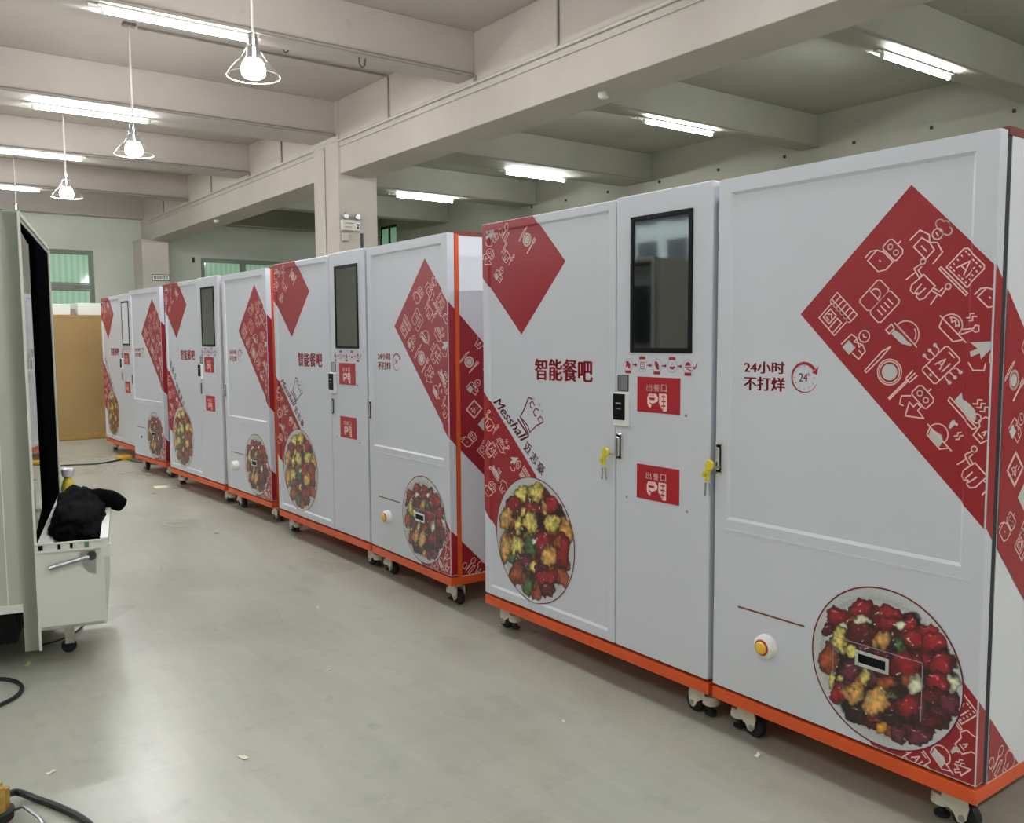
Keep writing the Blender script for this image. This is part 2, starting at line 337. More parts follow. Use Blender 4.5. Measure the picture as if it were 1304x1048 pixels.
tube_light(6.02,11.72,'glowing tube light third from the right, just right of the column')
tube_light(5.70,14.74,'glowing tube light nearest the middle column on its right side')
for x,y in ((-.8,4.78),(-.8,1.33),(-4.9,1.33),(-4.9,4.78),(-4.9,7.88),(-4.9,11.5),(5.45,1.33),(-.8,-1.97),(-4.9,-1.97),(5.45,-1.97),(1.3,-1.97),(1.3,1.33),(-4.9,14.5)):  # unseen tube lights, added to brighten the room and the cabinet sides
    tube_light(x,y,'added tube light outside the picture frame, brightening the near or left part of the room',group='added fill tube lights outside the frame')

# ---------------------------------------------------------------- pendant lamps
def pendant(x,y,label):
    t=thing('pendant_lamp',label,'lamp',(x,y,0))
    zb=3.36
    MB().box(-.06,.06,-.04,.04,ZS-.03,ZS).build('ceiling_rose','conduitd',t)
    MB().tube([(0,0,ZS-.03),(0,0,3.62)],.011,8).build('rod','conduit',t,smooth=True)
    MB().lathe([(0,.30),(.03,.30),(.034,.27),(.034,.215),(.03,.21),(.045,.2),(.05,.10),(.03,.09),(0,.09)],16,(0,0,zb)).build('socket','chrome',t,smooth=True)
    sh=MB().lathe([(.040,.235),(.048,.21),(.060,.17),(.095,.115),(.145,.065),(.180,.022),(.188,.004)],36,(0,0,zb)).build('shade','capglass',t,smooth=True)
    MB().lathe([(0,.125),(.045,.125),(.075,.09),(.085,.05),(.080,.012),(.055,-.008),(0,-.016)],20,(0,0,zb)).build('bulb','bulbglow',t,smooth=True)
    rim=MB()
    rim.lathe([(.187,.000),(.190,.003),(.187,.006),(.184,.003),(.187,.000)],32,(0,0,zb)); rim.build('shade_rim','batten',t,smooth=True)
pendant(-.147,6.3,'glowing bell pendant lamp nearest the camera, at the top of the picture')
pendant(-.17,9.6,'glowing bell pendant lamp second from the camera')
pendant(-.22,12.9,'glowing bell pendant lamp third from the camera, above the far cabinets')
pendant(-.37,16.2,'farthest pendant lamp, mostly behind the corner of the left display machine')

# smoke detectors, hooks
def smoke(x,y,lab):
    o=MB().lathe([(0,-.05),(.03,-.05),(.05,-.035),(.055,0),(0,0)],20,(x,y,ZB)).build('smoke_detector','batten',smooth=True); tag(o,lab,'detector')
smoke(3.02,6.08,'small white round detector under the deep beam, near the top middle'); smoke(2.92,16.5,'small white round detector under the deep beam, beyond the column')
for x,y,z,lab in ((1.54,7.9,ZC-.0,'small dark shackle hook on the nearest cross beam edge'),(1.35,9.3,ZS,'small dark wire hook hanging from the slab behind the first cross beam')):
    o=MB().tube([(x-.035,y,z),(x-.03,y,z-.06),(x,y,z-.09),(x+.03,y,z-.06),(x+.035,y,z)],.007,6).build('ceiling_hook','plug'); tag(o,lab,'hook')

# ---------------------------------------------------------------- emergency light on the column
t=thing('emergency_light','twin head emergency light box on the near face of the middle column','light',(2.90,11.01,3.0))
MB().box(-.13,.13,-.07,0,-.06,.08).build('housing','labelpaper',t,bevel=.006)
for s in (-1,1):
    h=MB().lathe([(0,-.05),(.035,-.05),(.045,-.03),(.03,.02),(0,.03)],14,(s*.085,-.05,.125),'y').build('lamp_head','steel',t,smooth=True)
    MB().tube([(s*.085,-.04,.08),(s*.085,-.04,.11)],.008,6).build('bracket','plug',h)
MB().box(.065,.12,-.072,-.07,-.035,.045).build('arrow_panel','batten',t); MB().box(.08,.105,-.074,-.072,-.03,.0).box(.07,.115,-.074,-.072,.01,.03).build('arrow_mark','dark',t)
MB().box(-.1,.03,-.072,-.07,.03,.04).box(-.1,.0,-.072,-.07,-.02,-.01).build('lettering','conduitd',t)
o=MB().box(2.78,2.87,10.96,11.01,2.80,2.90).build('junction_box','conduit',bevel=.005); tag(o,'small square junction box below the emergency light on the column','box')
# sign on back column
t=thing('column_sign','small bordered white sign on the back wall column','sign',(2.97,20.53,2.87))
MB().box(-.19,.19,-.01,0,-.07,.07).build('plate','batten',t); fm=MB().frame(-.19,.19,-.014,-.01,-.07,.07,.012).build('border','plug',t)
lm=MB()
for k in range(5): lm.frame(-.15+k*.062,-.105+k*.062,-.013,-.01,-.028,.028,.012)
lm.build('lettering','plug',t)

# ================================================================= print helpers (flat graphics on the cabinet faces)
def ribbon(P,pts,wd,closed=False):
    """stroke polyline as small quads in the 2-D list P"""
    pts=[Vector(p) for p in pts]
    if closed: pts=pts+[pts[0]]
    for a,b in zip(pts[:-1],pts[1:]):
        d=b-a; L=d.length
        if L<1e-6: continue
        d/=L; n=Vector((-d.y,d.x))*wd/2; a2=a-d*wd*.35; b2=b+d*wd*.35
        k=max(1,int(L/.05)); 
        for i in range(k):
            p=a2+(b2-a2)*i/k; q=a2+(b2-a2)*(i+1)/k
            P.append([p-n,q-n,q+n,p+n])
def fill(P,pts):
    v=[Vector((p[0],p[1],0)) for p in pts]
    for tri in tessellate_polygon([v]): P.append([v[i].to_2d() for i in tri])
def circ(cx,cy,r,n=16,a0=0,a1=360,ry=None):
    ry=ry or r
    return [(cx+r*math.cos(math.radians(a0+(a1-a0)*i/n)),cy+ry*math.sin(math.radians(a0+(a1-a0)*i/n))) for i in range(n+(0 if a1-a0==360 else 1))]
def clip(poly,f):
    out=[]
    for i in range(len(poly)):
        a,b=poly[i],poly[(i+1)%len(poly)]; fa,fb=f(a),f(b)
        if fa>=0: out.append(a)
        if (fa>=0)!=(fb>=0): t_=fa/(fa-fb); out.append(a+(b-a)*t_)
    return out
def clipbox(P,u0,u1,z0,z1):
    R=[]
    for p in P:
        p=[Vector(q) for q in p]
        for f in (lambda q:q.x-u0,lambda q:u1-q.x,lambda q:q.y-z0,lambda q:z1-q.y):
            if len(p)>2: p=clip(p,f)
        if len(p)>2: R.append(p)
    return R
RD=.008; RW=.010
def depth_fn(rec):
    if not rec: return lambda u,z:0
    a,b,c,d=rec
    return lambda u,z: RD*max(0,min(1,min(u-a,b-u,z-c,d-z)/RW))
def print_mesh(name,P,m_,parent,off,rec=None,cut=False,side=None,label=None):
    """front plane: (u,z) -> (u, -off+depth, z);  side plane: (d,z) -> (side+off, d, z)"""
    mb_=MB()
    bm=bmesh.new()
    for p in P:
        vs=[bm.verts.new((q[0],0,q[1])) for q in p]
        try: bm.faces.new(vs)
        except Exception: pass
    if cut and rec:
        a,b_,c,d=rec
        for co,no in (((a,0,0),(1,0,0)),((a+RW,0,0),(1,0,0)),((b_-RW,0,0),(1,0,0)),((b_,0,0),(1,0,0)),((0,0,c),(0,0,1)),((0,0,c+RW),(0,0,1)),((0,0,d-RW),(0,0,1)),((0,0,d),(0,0,1))):
            bmesh.ops.bisect_plane(bm,geom=bm.verts[:]+bm.edges[:]+bm.faces[:],plane_co=co,plane_no=no)
    D=depth_fn(rec)
    for v in bm.verts:
        u,z=v.co.x,v.co.z
        v.co=(side+off,u,z) if side is not None else (u,-off+D(u,z),z)
    bm.normal_update()
    tgt=Vector((1,0,0)) if side is not None else Vector((0,-1,0))
    for f_ in bm.faces:
        if f_.normal.dot(tgt)<0: f_.normal_flip()
    me=bpy.data.meshes.new(name); bm.to_mesh(me); bm.free(); me.materials.append(M[m_])
    o=bpy.data.objects.new(name,me); COL.objects.link(o); o.parent=parent
    if label: o['label']=label
    if name!='wrap_band': o['kind']='stuff'
    ALL.append(o)
    return o
_tc={}
def text_polys(s,h,bold=0,shear=0,space=1):
    """polygons of a text whose glyph height is h, origin at lower-left"""
    key=(s,bold,shear,space)
    if key not in _tc:
        cu=bpy.data.curves.new('txt','FONT'); cu.body=s; cu.size=1; cu.offset=bold; cu.shear=shear; cu.resolution_u=2; cu.fill_mode='FRONT'; cu.space_character=space
        ob=bpy.data.objects.new('txt',cu); COL.objects.link(ob); bpy.context.view_layer.update()
        me=bpy.data.meshes.new_from_object(ob.evaluated_get(bpy.context.evaluated_depsgraph_get()))
        V=[Vector((v.co.x,v.co.y)) for v in me.vertices]; _tc[key]=[[V[i] for i in p.vertices] for p in me.polygons]
        bpy.data.objects.remove(ob); bpy.data.curves.remove(cu); bpy.data.meshes.remove(me)
    return _tc[key]
def place_text(P,s,x,y,w_,h,rot=0,**k):
    """fit text to a box w_ x h whose lower-left corner is (x,y), rotated about that corner"""
    bold=k.pop('bold',0); T=text_polys(s,1,**k)
    if not T: return
    xs=[q.x for p in T for q in p]; ys=[q.y for p in T for q in p]; x0_,x1_,y0_,y1_=min(xs),max(xs),min(ys),max(ys)
    c,s_=math.cos(rot),math.sin(rot)
    bw=bold*h
    for ox,oy in (((0,0),) if not bw else ((-bw,0),(bw,0),(0,bw*.5))):
      for p in T:
        r=[]
        for q in p:
            a=(q.x-x0_)/(x1_-x0_)*w_+ox; b_=(q.y-y0_)/(y1_-y0_)*h+oy
            r.append(Vector((x+a*c-b_*s_,y+a*s_+b_*c)))
        P.append(r)

# ---- icon library: local unit box, 'up' = +y ; strokes and fills
def IC():
    L={}
    def z(*k): return list(k)
    L['shop']=z(('s',[(-.8,.2),(-.8,-1),(.8,-1),(.8,.2)],0),('s',[(-1,.45),(-1,1),(1,1),(1,.45)],1),*[('s',[(x,1),(x,.3)],0) for x in (-.66,-.33,0,.33,.66)],*[('s',circ(x,.4,.165,6,180,360),0) for x in (-.83,-.5,-.17,.17,.5,.83)],('s',[(-.6,-.75),(-.6,-.05),(0,-.05),(0,-.75)],1),('s',[(.2,-1),(.2,-.1),(.6,-.1),(.6,-1)],0),('s',[(-.5,-.4),(-.3,-.2),(-.1,-.4)],0),('s',[(-.45,-.6),(-.15,-.6)],0))
    L['book']=z(('s',[(0,-.75),(-.2,-.9),(-.9,-.9),(-1,-.8),(-1,.8),(-.85,.95),(-.1,.95),(0,.8)],1),('s',[(0,-.75),(.15,-.9),(.85,-.9),(1,-.75),(1,.8),(.9,.95),(.1,.95),(0,.8)],1),('s',[(.3,.5),(.75,.5)],0),('s',[(.3,.2),(.75,.2)],0),('s',[(.3,-.1),(.75,-.1)],0),('s',[(.3,-.4),(.75,-.4)],0),('s',circ(-.5,.15,.32,8,0,180)+[(-.82,.15)],0),('s',[(-.9,.05),(-.1,.05)],0))
    L['robot']=z(('s',[(-.5,.2),(-.6,.3),(-.6,.8),(-.45,.95),(.45,.95),(.6,.8),(.6,.3),(.5,.2)],1),('s',circ(-.25,.57,.15,10),1),('s',circ(.25,.57,.15,10),1),('s',[(0,.95),(0,1.2)],0),('s',[(-.35,.1),(-.75,-.1),(-.75,-.9),(.2,-.9),(.5,-.5),(.5,.1)],1),('s',[(-.75,-.1),(-1,-.4),(-1,-.9)],0),('s',[(-.2,-.4),(-.1,-.4)],0))
    L['chef']=z(('s',circ(0,.25,.27,12),1),('s',circ(0,.78,.22,8,20,160)+circ(-.3,.68,.2,8,60,260)+[(-.22,.45),(.22,.45)]+circ(.3,.68,.2,8,-80,120),1),('s',[(-.9,-.9),(-.85,-.2),(-.3,-.05),(0,-.3),(.3,-.05),(.85,-.2),(.9,-.9)],0),('s',[(-.5,-.4),(-.5,-1),(.45,-1),(.45,-.4),(0,-.3)],1),('s',[(-.1,.25),(.1,.2)],0),('s',[(-.2,-.7),(.2,-.7)],0))
    L['laptop']=z(('s',[(-.85,-.6),(-.85,.75),(-.7,.9),(.7,.9),(.85,.75),(.85,-.6)],1),('s',[(-1.1,-.8),(1.1,-.8),(1.1,-.95),(-1.1,-.95)],1),('s',[(-.4,-.25),(-.1,.5),(.2,-.25)],0),('s',[(-.28,0),(.08,0)],0),('s',[(.4,-.25),(.4,.25)],0),('s',[(.4,.38),(.4,.46)],0),*[('s',[(x,y),(x+.1,y)],0) for x in (-.7,-.45,.55,.0,.25) for y in (.7,-.45)],*[('s',[(x,y),(x+.08,y)],0) for x in (-.7,.6) for y in (-.2,.1,.4)])
    L['cloth']=z(('s',[(-.45,.35),(-.55,-.5),(-.4,-.75),(-.15,-.75),(0,-.55),(.1,-.75),(.35,-.75),(.5,-.5),(.45,.35)],1),('s',[(-.18,-.1),(-.15,-.6)],0),('s',[(.15,-.1),(.1,-.6)],0),('s',circ(-1.0,.8,.15,10),1),('s',circ(1.0,.8,.15,10),1),('s',[(-1.0,.6),(-1.1,.2),(-.5,.05)],0),('s',[(-.85,.55),(-.85,.3),(-.45,.22)],0),('s',[(1.0,.6),(1.1,.2),(.5,.05)],0),('s',[(.85,.55),(.85,.3),(.45,.22)],0),('s',[(-.9,.1),(-1,-.5)],0),('s',[(.9,.1),(1,-.5)],0))
    L['waiter']=z(('s',circ(0,.6,.38,14),1),('s',[(-.15,.65),(0,.55),(.15,.65)],0),('s',[(-.25,.1),(0,0),(-.25,-.15)],1),('s',[(.25,.1),(0,0),(.25,-.15)],1),('s',[(-.8,-.9),(-.75,.05),(-.3,.15)],0),('s',[(.3,.15),(.75,.0),(.8,-.7),(.2,-.75)],0),('f',[(-.6,-1),(-.6,-.35),(.1,-.35),(.1,-1)]),('s',[(.4,-.3),(.7,-.3)],0))
    L['cloche']=z(('s',circ(0,0,.8,16,0,180),1),('s',[(-1,-.02),(1,-.02)],0),('s',circ(0,0,.62,8,20,75),0),('f',[(-.7,-.3),(-.2,-.18),(.35,-.2),(.7,-.12),(.7,-.24),(.2,-.55),(-.4,-.6),(-.7,-.6)]),('s',[(-1.1,-.2),(-.78,-.25),(-.78,-.7),(-1.1,-.7)],1))
    L['chicken']=z(('s',[(-1,-.3),(1,-.3)],0),('s',[(-.8,-.3),(-.6,-.75),(.5,-.75),(.8,-.3)],0),('s',circ(-.2,-.25,.6,12,0,180),0),('s',circ(-.2,-.2,.4,8,30,150),0),('s',[(.35,0),(.8,.5),(.75,.7),(.9,.8),(1,.7),(1.1,.6),(1,.45),(.85,.42),(.5,-.2)],0),('s',[(-.5,.05),(-.3,-.1),(-.2,.1),(0,-.1),(.1,.1)],0),('s',[(.1,.6),(.25,.75),(.1,.9),(.25,1.05)],0),('s',[(.32,.6),(.47,.75),(.32,.9),(.47,1.05)],0))
    L['chicken2']=L['chicken'][:3]+z(('f',[(-.7,-.32),(-.5,-.7),(.4,-.7),(.3,-.3),(0,-.1),(-.3,-.2)]),('f',[(-.1,.5),(-.25,.9),(-.15,1.05),(-.02,.98),(.12,1.05),(.2,.92),(.05,.85),(.05,.5)]),('s',[(.5,.4),(.6,.55),(.5,.7),(.6,.85)],0),('s',[(.7,.35),(.8,.5),(.7,.65),(.8,.8)],0))
    L['plate']=z(('s',circ(0,0,.62,22),1),('s',circ(0,0,.52,22),1),('f',circ(0,0,.40,20)),('s',[(-.95,-.9),(-.82,-.9),(-.80,.1),(-.85,.9),(-1,.4),(-.95,-.9)],0),('s',[(.88,-.9),(.88,.35)],0),('s',[(.96,-.9),(.96,.35)],0),('s',[(.76,.9),(.78,.4),(1.06,.4),(1.08,.9)],0),('s',[(.92,.9),(.92,.4)],0))
    L['phone']=z(('s',[(-.45,-.95),(-.55,-.85),(-.55,.85),(-.45,.95),(.45,.95),(.55,.85),(.55,-.85),(.45,-.95)],1),('s',[(-.55,-.6),(.55,-.6)],0),('s',[(-.25,-.2),(-.05,.4),(.12,-.2)],0),('s',[(-.18,.02),(.05,.02)],0),('s',[(.3,-.2),(.3,.4)],0),('f',circ(0,-.77,.08,8)),('s',[(-.2,.78),(.2,.78)],0),*[('f',circ(s_*1.0,y,.11,8)) for s_ in (-1,1) for y in (-.3,.1,.5)],*[('s',[(s_*.55,y*.6),(s_*.7,y),(s_*.9,y)],0) for s_ in (-1,1) for y in (-.3,.1,.5)])
    L['arrow']=z(('f',[(-.9,-.1),(.1,1),(.15,-.3),(-.12,-.12),(-.3,-.6),(-.55,-.45),(-.38,-.05)]),('s',[(.3,.2),(.2,.6),(.6,.95),(1,.7),(.95,.1),(.6,-.1)],1),('s',circ(.45,.5,.11,8),1),('s',circ(.72,.4,.11,8),1),('s',[(-.2,-.9),(.3,-1),(.7,-.6),(.5,-.3)],0))
    L['arrow2']=z(('s',[(-.9,-.1),(.1,1),(.15,-.3),(-.12,-.12),(-.3,-.6),(-.55,-.45),(-.38,-.05)],1),)
    L['robot2']=z(*L['robot'][:4],('s',[(.1,-.9),(.9,-.2),(.35,-.15),(.35,.1),(.05,.1),(.05,-.2),(-.3,-.2)],1),('s',[(-.5,.1),(-.85,-.3),(-.6,-.7),(-.4,-.6)],0))
    L['fish']=z(('s',[(-1,-.2),(1.1,-.2),(1,-.4),(-.9,-.4)],1),('f',[(-.7,-.15),(-.75,.4),(-.45,.2),(-.1,.35),(.4,.35),(.75,.1),(.8,-.15)]),('s',circ(.75,.12,.24,8),1),('s',[(.1,.5),(.25,.65),(.1,.8),(.25,.95)],0),('s',[(.35,.5),(.5,.65),(.35,.8),(.5,.95)],0),('s',[(.6,.5),(.75,.65),(.6,.8),(.75,.95)],0))
    L['hat']=z(('s',[(-.35,-.9),(.35,-.9),(.5,-.2),(.8,0),(.7,.5),(.3,.6),(0,.8),(-.3,.6),(-.7,.5),(-.8,0),(-.5,-.2)],1),('s',[(-.1,-.4),(0,-.1),(.1,-.4)],0),('s',[(-.2,-.6),(.2,-.6)],0))
    L['diamond']=z(('s',[(-.8,-.8),(-.8,.8),(.8,.8),(.8,-.8)],1),('s',[(-.7,-.7),(-.7,.7),(.7,.7),(.7,-.7)],1),('s',[(-.4,-.3),(.4,-.3),(.2,0),(-.2,0)],1),('s',[(0,-.5),(0,.3)],0),('s',[(.3,.2),(.3,.5)],0))
    L['card']=z(('f',[(-.7,-.9),(-.7,.9),(.7,.9),(.7,-.9)]),)
    L['spoon']=z(('s',circ(0,.6,.3,10,ry=.38),1),('s',[(-.05,.2),(-.05,-.9),(.05,-.9),(.05,.2)],0),('s',[(-.6,-.2),(-.3,-.4),(-.3,-.9),(-.8,-.9),(-.9,-.4)],1),('s',[(.4,-.9),(.4,.1),(.7,.3),(.7,-.9)],1))
    return L
ICONS=IC()
def put_icon(PS,PF,name,u,z,s,rot=-45,lw=.0040):
    s*=.88; c,s_=math.cos(math.radians(rot)),math.sin(math.radians(rot))
    tf=lambda q:(u+s*(q[0]*c-q[1]*s_),z+s*(q[0]*s_+q[1]*c))
    for it in ICONS[name]:
        if it[0]=='s': ribbon(PS,[tf(q) for q in it[1]],lw,bool(it[2]))
        else: fill(PF,[tf(q) for q in it[1]])

# ---- food photograph prints painted per vertex
PAL={'k':(40,18,18),'r':(134,26,36),'d':(84,20,28),'p':(92,36,52),'b':(146,70,42),'t':(188,148,88),'y':(200,188,106),'o':(206,144,52),'w':(206,204,176),'g':(74,98,58)}
RF=[(0.06,-0.05,0.81,0.25,0.02,-0.80,'k'),(0.33,0.03,0.60,0.18,0.02,-0.67,'k'),(-0.63,0.49,0.15,0.04,0.00,-0.12,'r'),(-0.30,0.69,0.15,0.04,0.00,-0.11,'r'),(0.04,0.70,0.16,0.04,0.00,-0.11,'r'),(-0.29,0.38,0.18,0.05,0.00,-0.13,'d'),(0.04,0.55,0.15,0.04,0.00,-0.09,'r'),(-0.77,0.27,0.11,0.03,0.00,-0.09,'d'),(0.34,0.63,0.08,0.02,0.00,-0.09,'r'),(0.40,0.48,0.11,0.03,0.00,-0.09,'r'),(0.58,0.63,0.12,0.03,0.00,-0.07,'r'),(0.63,0.50,0.15,0.04,0.00,-0.10,'r'),(0.53,0.27,0.12,0.04,0.00,-0.10,'r'),(0.73,0.27,0.14,0.04,0.00,-0.13,'r'),(0.68,0.04,0.12,0.04,0.00,-0.12,'r'),(0.63,-0.16,0.18,0.06,0.00,-0.11,'d'),(0.85,-0.17,0.10,0.03,0.00,-0.12,'p'),(0.31,0.15,0.19,0.06,0.01,-0.16,'r'),(-0.46,-0.17,0.12,0.04,0.00,-0.14,'p'),(-0.59,-0.52,0.11,0.04,0.00,-0.13,'r'),(0.06,-0.16,0.13,0.04,0.00,-0.09,'b'),(0.47,-0.37,0.12,0.04,0.00,-0.12,'p'),(0.33,-0.38,0.16,0.06,0.00,-0.14,'r'),(0.64,-0.48,0.16,0.06,0.00,-0.08,'d'),(-0.33,-0.71,0.13,0.04,0.00,-0.14,'k'),(0.16,-0.61,0.11,0.04,0.00,-0.08,'k'),(0.25,-0.74,0.10,0.04,0.00,-0.10,'p'),(0.50,-0.69,0.15,0.06,0.00,-0.10,'p'),(-0.76,-0.11,0.12,0.04,0.00,-0.20,'b'),(-0.38,-0.45,0.14,0.05,0.00,-0.13,'t'),(-0.06,-0.45,0.16,0.06,0.00,-0.17,'t'),(-0.02,0.35,0.11,0.03,0.00,-0.11,'t'),(0.32,-0.06,0.08,0.03,0.00,-0.08,'b'),(-0.59,0.19,0.10,0.03,0.01,-0.19,'y'),(-0.42,0.09,0.08,0.02,0.00,-0.06,'y'),(-0.24,-0.19,0.07,0.02,0.00,-0.12,'y'),(-0.00,-0.79,0.09,0.04,0.00,-0.09,'o'),(-0.71,-0.38,0.05,0.01,0.00,-0.09,'y'),(-0.58,-0.31,0.05,0.02,0.00,-0.05,'y'),(-0.27,0.54,0.13,0.04,0.00,-0.05,'w'),(0.42,-0.08,0.09,0.03,0.00,-0.12,'w'),(0.86,0.08,0.07,0.02,0.00,-0.10,'w'),(0.22,0.36,0.07,0.02,0.00,-0.08,'g'),(0.14,-0.31,0.08,0.02,0.00,-0.05,'g'),(0.22,0.57,0.05,0.01,0.00,-0.06,'w')]
LF=[(0.06,0.01,0.81,0.15,-0.00,-0.84,'k'),(0.06,0.77,0.19,0.03,-0.00,-0.16,'y'),(-0.32,0.69,0.19,0.03,0.00,-0.12,'y'),(-0.53,0.48,0.19,0.03,0.00,-0.14,'r'),(-0.09,0.50,0.25,0.04,0.00,-0.10,'r'),(0.48,0.64,0.15,0.02,0.00,-0.12,'r'),(-0.73,0.22,0.18,0.03,-0.00,-0.16,'t'),(-0.40,0.18,0.11,0.02,0.00,-0.15,'y'),(-0.07,0.28,0.20,0.03,0.00,-0.17,'y'),(0.45,0.34,0.20,0.04,-0.00,-0.13,'y'),(0.78,0.25,0.15,0.02,0.00,-0.20,'t'),(0.24,0.00,0.21,0.04,-0.00,-0.18,'r'),(-0.45,-0.15,0.21,0.04,0.00,-0.16,'y'),(-0.76,-0.28,0.14,0.03,-0.00,-0.24,'t'),(-0.09,-0.11,0.16,0.03,-0.00,-0.18,'g'),(0.71,-0.04,0.15,0.03,-0.00,-0.24,'r'),(0.37,-0.20,0.17,0.04,0.00,-0.17,'t'),(-0.28,-0.42,0.22,0.04,-0.00,-0.12,'p'),(0.34,-0.54,0.31,0.07,0.00,-0.10,'r'),(0.02,-0.43,0.11,0.02,0.00,-0.10,'y'),(-0.47,-0.64,0.17,0.04,0.00,-0.16,'b'),(-0.15,-0.76,0.17,0.04,0.00,-0.14,'g'),(0.73,-0.43,0.12,0.03,0.00,-0.15,'b'),(0.09,-0.82,0.14,0.04,-0.00,-0.10,'b'),(0.37,-0.72,0.17,0.04,0.00,-0.10,'d'),(0.00,-0.01,0.07,0.01,0.00,-0.05,'w'),(-0.27,0.43,0.07,0.01,0.00,-0.09,'y'),(0.27,0.56,0.06,0.01,0.00,-0.11,'t'),(0.20,-0.41,0.14,0.03,0.00,-0.07,'d'),(0.60,0.07,0.09,0.02,0.00,-0.09,'b')]
def vnoise(X,Y,f,seed):
    r=np.random.RandomState(seed); G=r.rand(64,64)
    x=(X+1.3)*f; y=(Y+1.3)*f; xi=np.floor(x).astype(int); yi=np.floor(y).astype(int); fx=x-xi; fy=y-yi
    fx=fx*fx*(3-2*fx); fy=fy*fy*(3-2*fy); g=lambda a,b:G[a%64,b%64]
    return (g(xi,yi)*(1-fx)+g(xi+1,yi)*fx)*(1-fy)+(g(xi,yi+1)*(1-fx)+g(xi+1,yi+1)*fx)*fy
def food_mesh(name,blobs,N,cu,cz,R,rec,seed):
    g=np.linspace(-1,1,N); X,Y=np.meshgrid(g,g); rr=np.hypot(X,Y)
    C_=np.zeros((N,N,3)); base=204-10*vnoise(X,Y,3,1)
    rim=np.clip((rr-.86)/.14,0,1)
    for k,c in enumerate((1.0,1.0,1.01)): C_[...,k]=(base-16*np.exp(-((rr-.86)/.03)**2)+6*rim)*c
    wob=(vnoise(X,Y,9,seed)-.5)*.5+(vnoise(X,Y,22,seed+1)-.5)*.35
    fine=vnoise(X,Y,24,seed+2)-.5; mid=vnoise(X,Y,12,seed+3)-.5
    WX=X+.07*(vnoise(X,Y,7,seed+20)-.5)+.05*(vnoise(X,Y,17,seed+21)-.5)+.02*(vnoise(X,Y,28,seed+22)-.5); WY=Y+.07*(vnoise(X,Y,7,seed+23)-.5)+.05*(vnoise(X,Y,17,seed+24)-.5)+.02*(vnoise(X,Y,28,seed+25)-.5)
    def lay(px,py,ax,ay,bx,by,col,hi=1,rot=0):
        if rot:
            c,s=math.cos(rot),math.sin(rot); ax,ay,bx,by=ax*c+bx*s,ay*c+by*s,bx*c-ax*s,by*c-ay*s
        det=ax*by-ay*bx; dx=WX-px; dy=WY-py
        a=(dx*by-dy*bx)/det; b_=(ax*dy-ay*dx)/det
        q=np.sqrt(a*a+b_*b_)+wob*(.5 if col!='k' else .25)
        al=np.clip((1-q)*14,0,1)[...,None]
        c=np.array(PAL[col],float)
        sh=1.18-.85*q**3+fine*(.5 if col in 'tbyg' else .28)+mid*.3
        cc=c*np.clip(sh,.12,1.6)[...,None]
        if col in 'rdpk' and hi:
            h=(np.exp(-(((a+.2)/.4)**2+((b_+.42+.3*a*a)/.10)**2)*1.8)*.9+.8*np.exp(-(((a-.35)/.16)**2+((b_-.1)/.10)**2)*1.8))*np.clip(2.6*(vnoise(X,Y,26,seed+7)-.35),0,1)
            cc=cc+h[...,None]*np.array((190,150,160))
        if col in 'ty': cc=cc+np.clip(fine+.1,0,1)[...,None]*np.array((30,-20,-30))*1.2
        C_[:]=C_*(1-al)+cc*al
    r2=np.random.RandomState(seed)
    for b_ in blobs[:1+(name=='R')]: lay(*b_,hi=0)
    pile=blobs[0]
    for k in range(46 if name=='R' else 40):
        a=r2.rand()*6.28; q=math.sqrt(r2.rand())*.93; px=pile[0]+q*math.cos(a)*abs(pile[2]); py=pile[1]+q*math.sin(a)*abs(pile[5])
        s=.08+.06*r2.rand(); col=r2.choice(list('dddpkb' if name=='R' else 'rbtdbdgdk'))
        lay(px,py,s*1.5,0,0,-s,col,rot=r2.rand()*3.14)
    for b_ in blobs[1+(name=='R'):]:
        k_=1.22 if b_[6] in 'rdpkbt' else 1.1
        lay(b_[0],b_[1],*(q*k_ for q in b_[2:6]),b_[6])
    for k in range(60):
        px,py=(r2.rand()-.5)*1.4,(r2.rand()-.5)*1.4
        if math.hypot(px,py)<.8: lay(px,py,.014,0,0,-.011,'w' if k%3 else 'g',hi=0)
    C_=np.clip(C_,0,255)/255; C_=np.where(C_<=.04045,C_/12.92,((C_+.055)/1.055)**2.4)
    idx=-np.ones((N,N),int); keep=rr<=1.0+1.5/N; idx[keep]=np.arange(keep.sum())
    sc=np.where(rr>1,1/np.maximum(rr,1e-6),1)
    U=cu+R*X*sc; Z=cz+R*Y*sc; D=depth_fn(rec)
    V=[(float(u),-.0014+D(float(u),float(z)),float(z)) for u,z in zip(U[keep],Z[keep])]
    F=[]
    for i in range(N-1):
        for j in range(N-1):
            q=(idx[i,j],idx[i,j+1],idx[i+1,j+1],idx[i+1,j])
            if min(q)>=0: F.append(q)
    me=bpy.data.meshes.new('plate_print'); me.from_pydata(V,[],F); me.materials.append(M['photo'])
    at_=me.color_attributes.new('print','FLOAT_COLOR','POINT'); cc=np.ones((len(V),4)); cc[:,:3]=C_[keep]; at_.data.foreach_set('color',cc.ravel()); me.update()
    return me
def add_food(me,parent,label):
    o=bpy.data.objects.new('plate_print',me); COL.objects.link(o); o.parent=parent; o['label']=label; ALL.append(o); return o

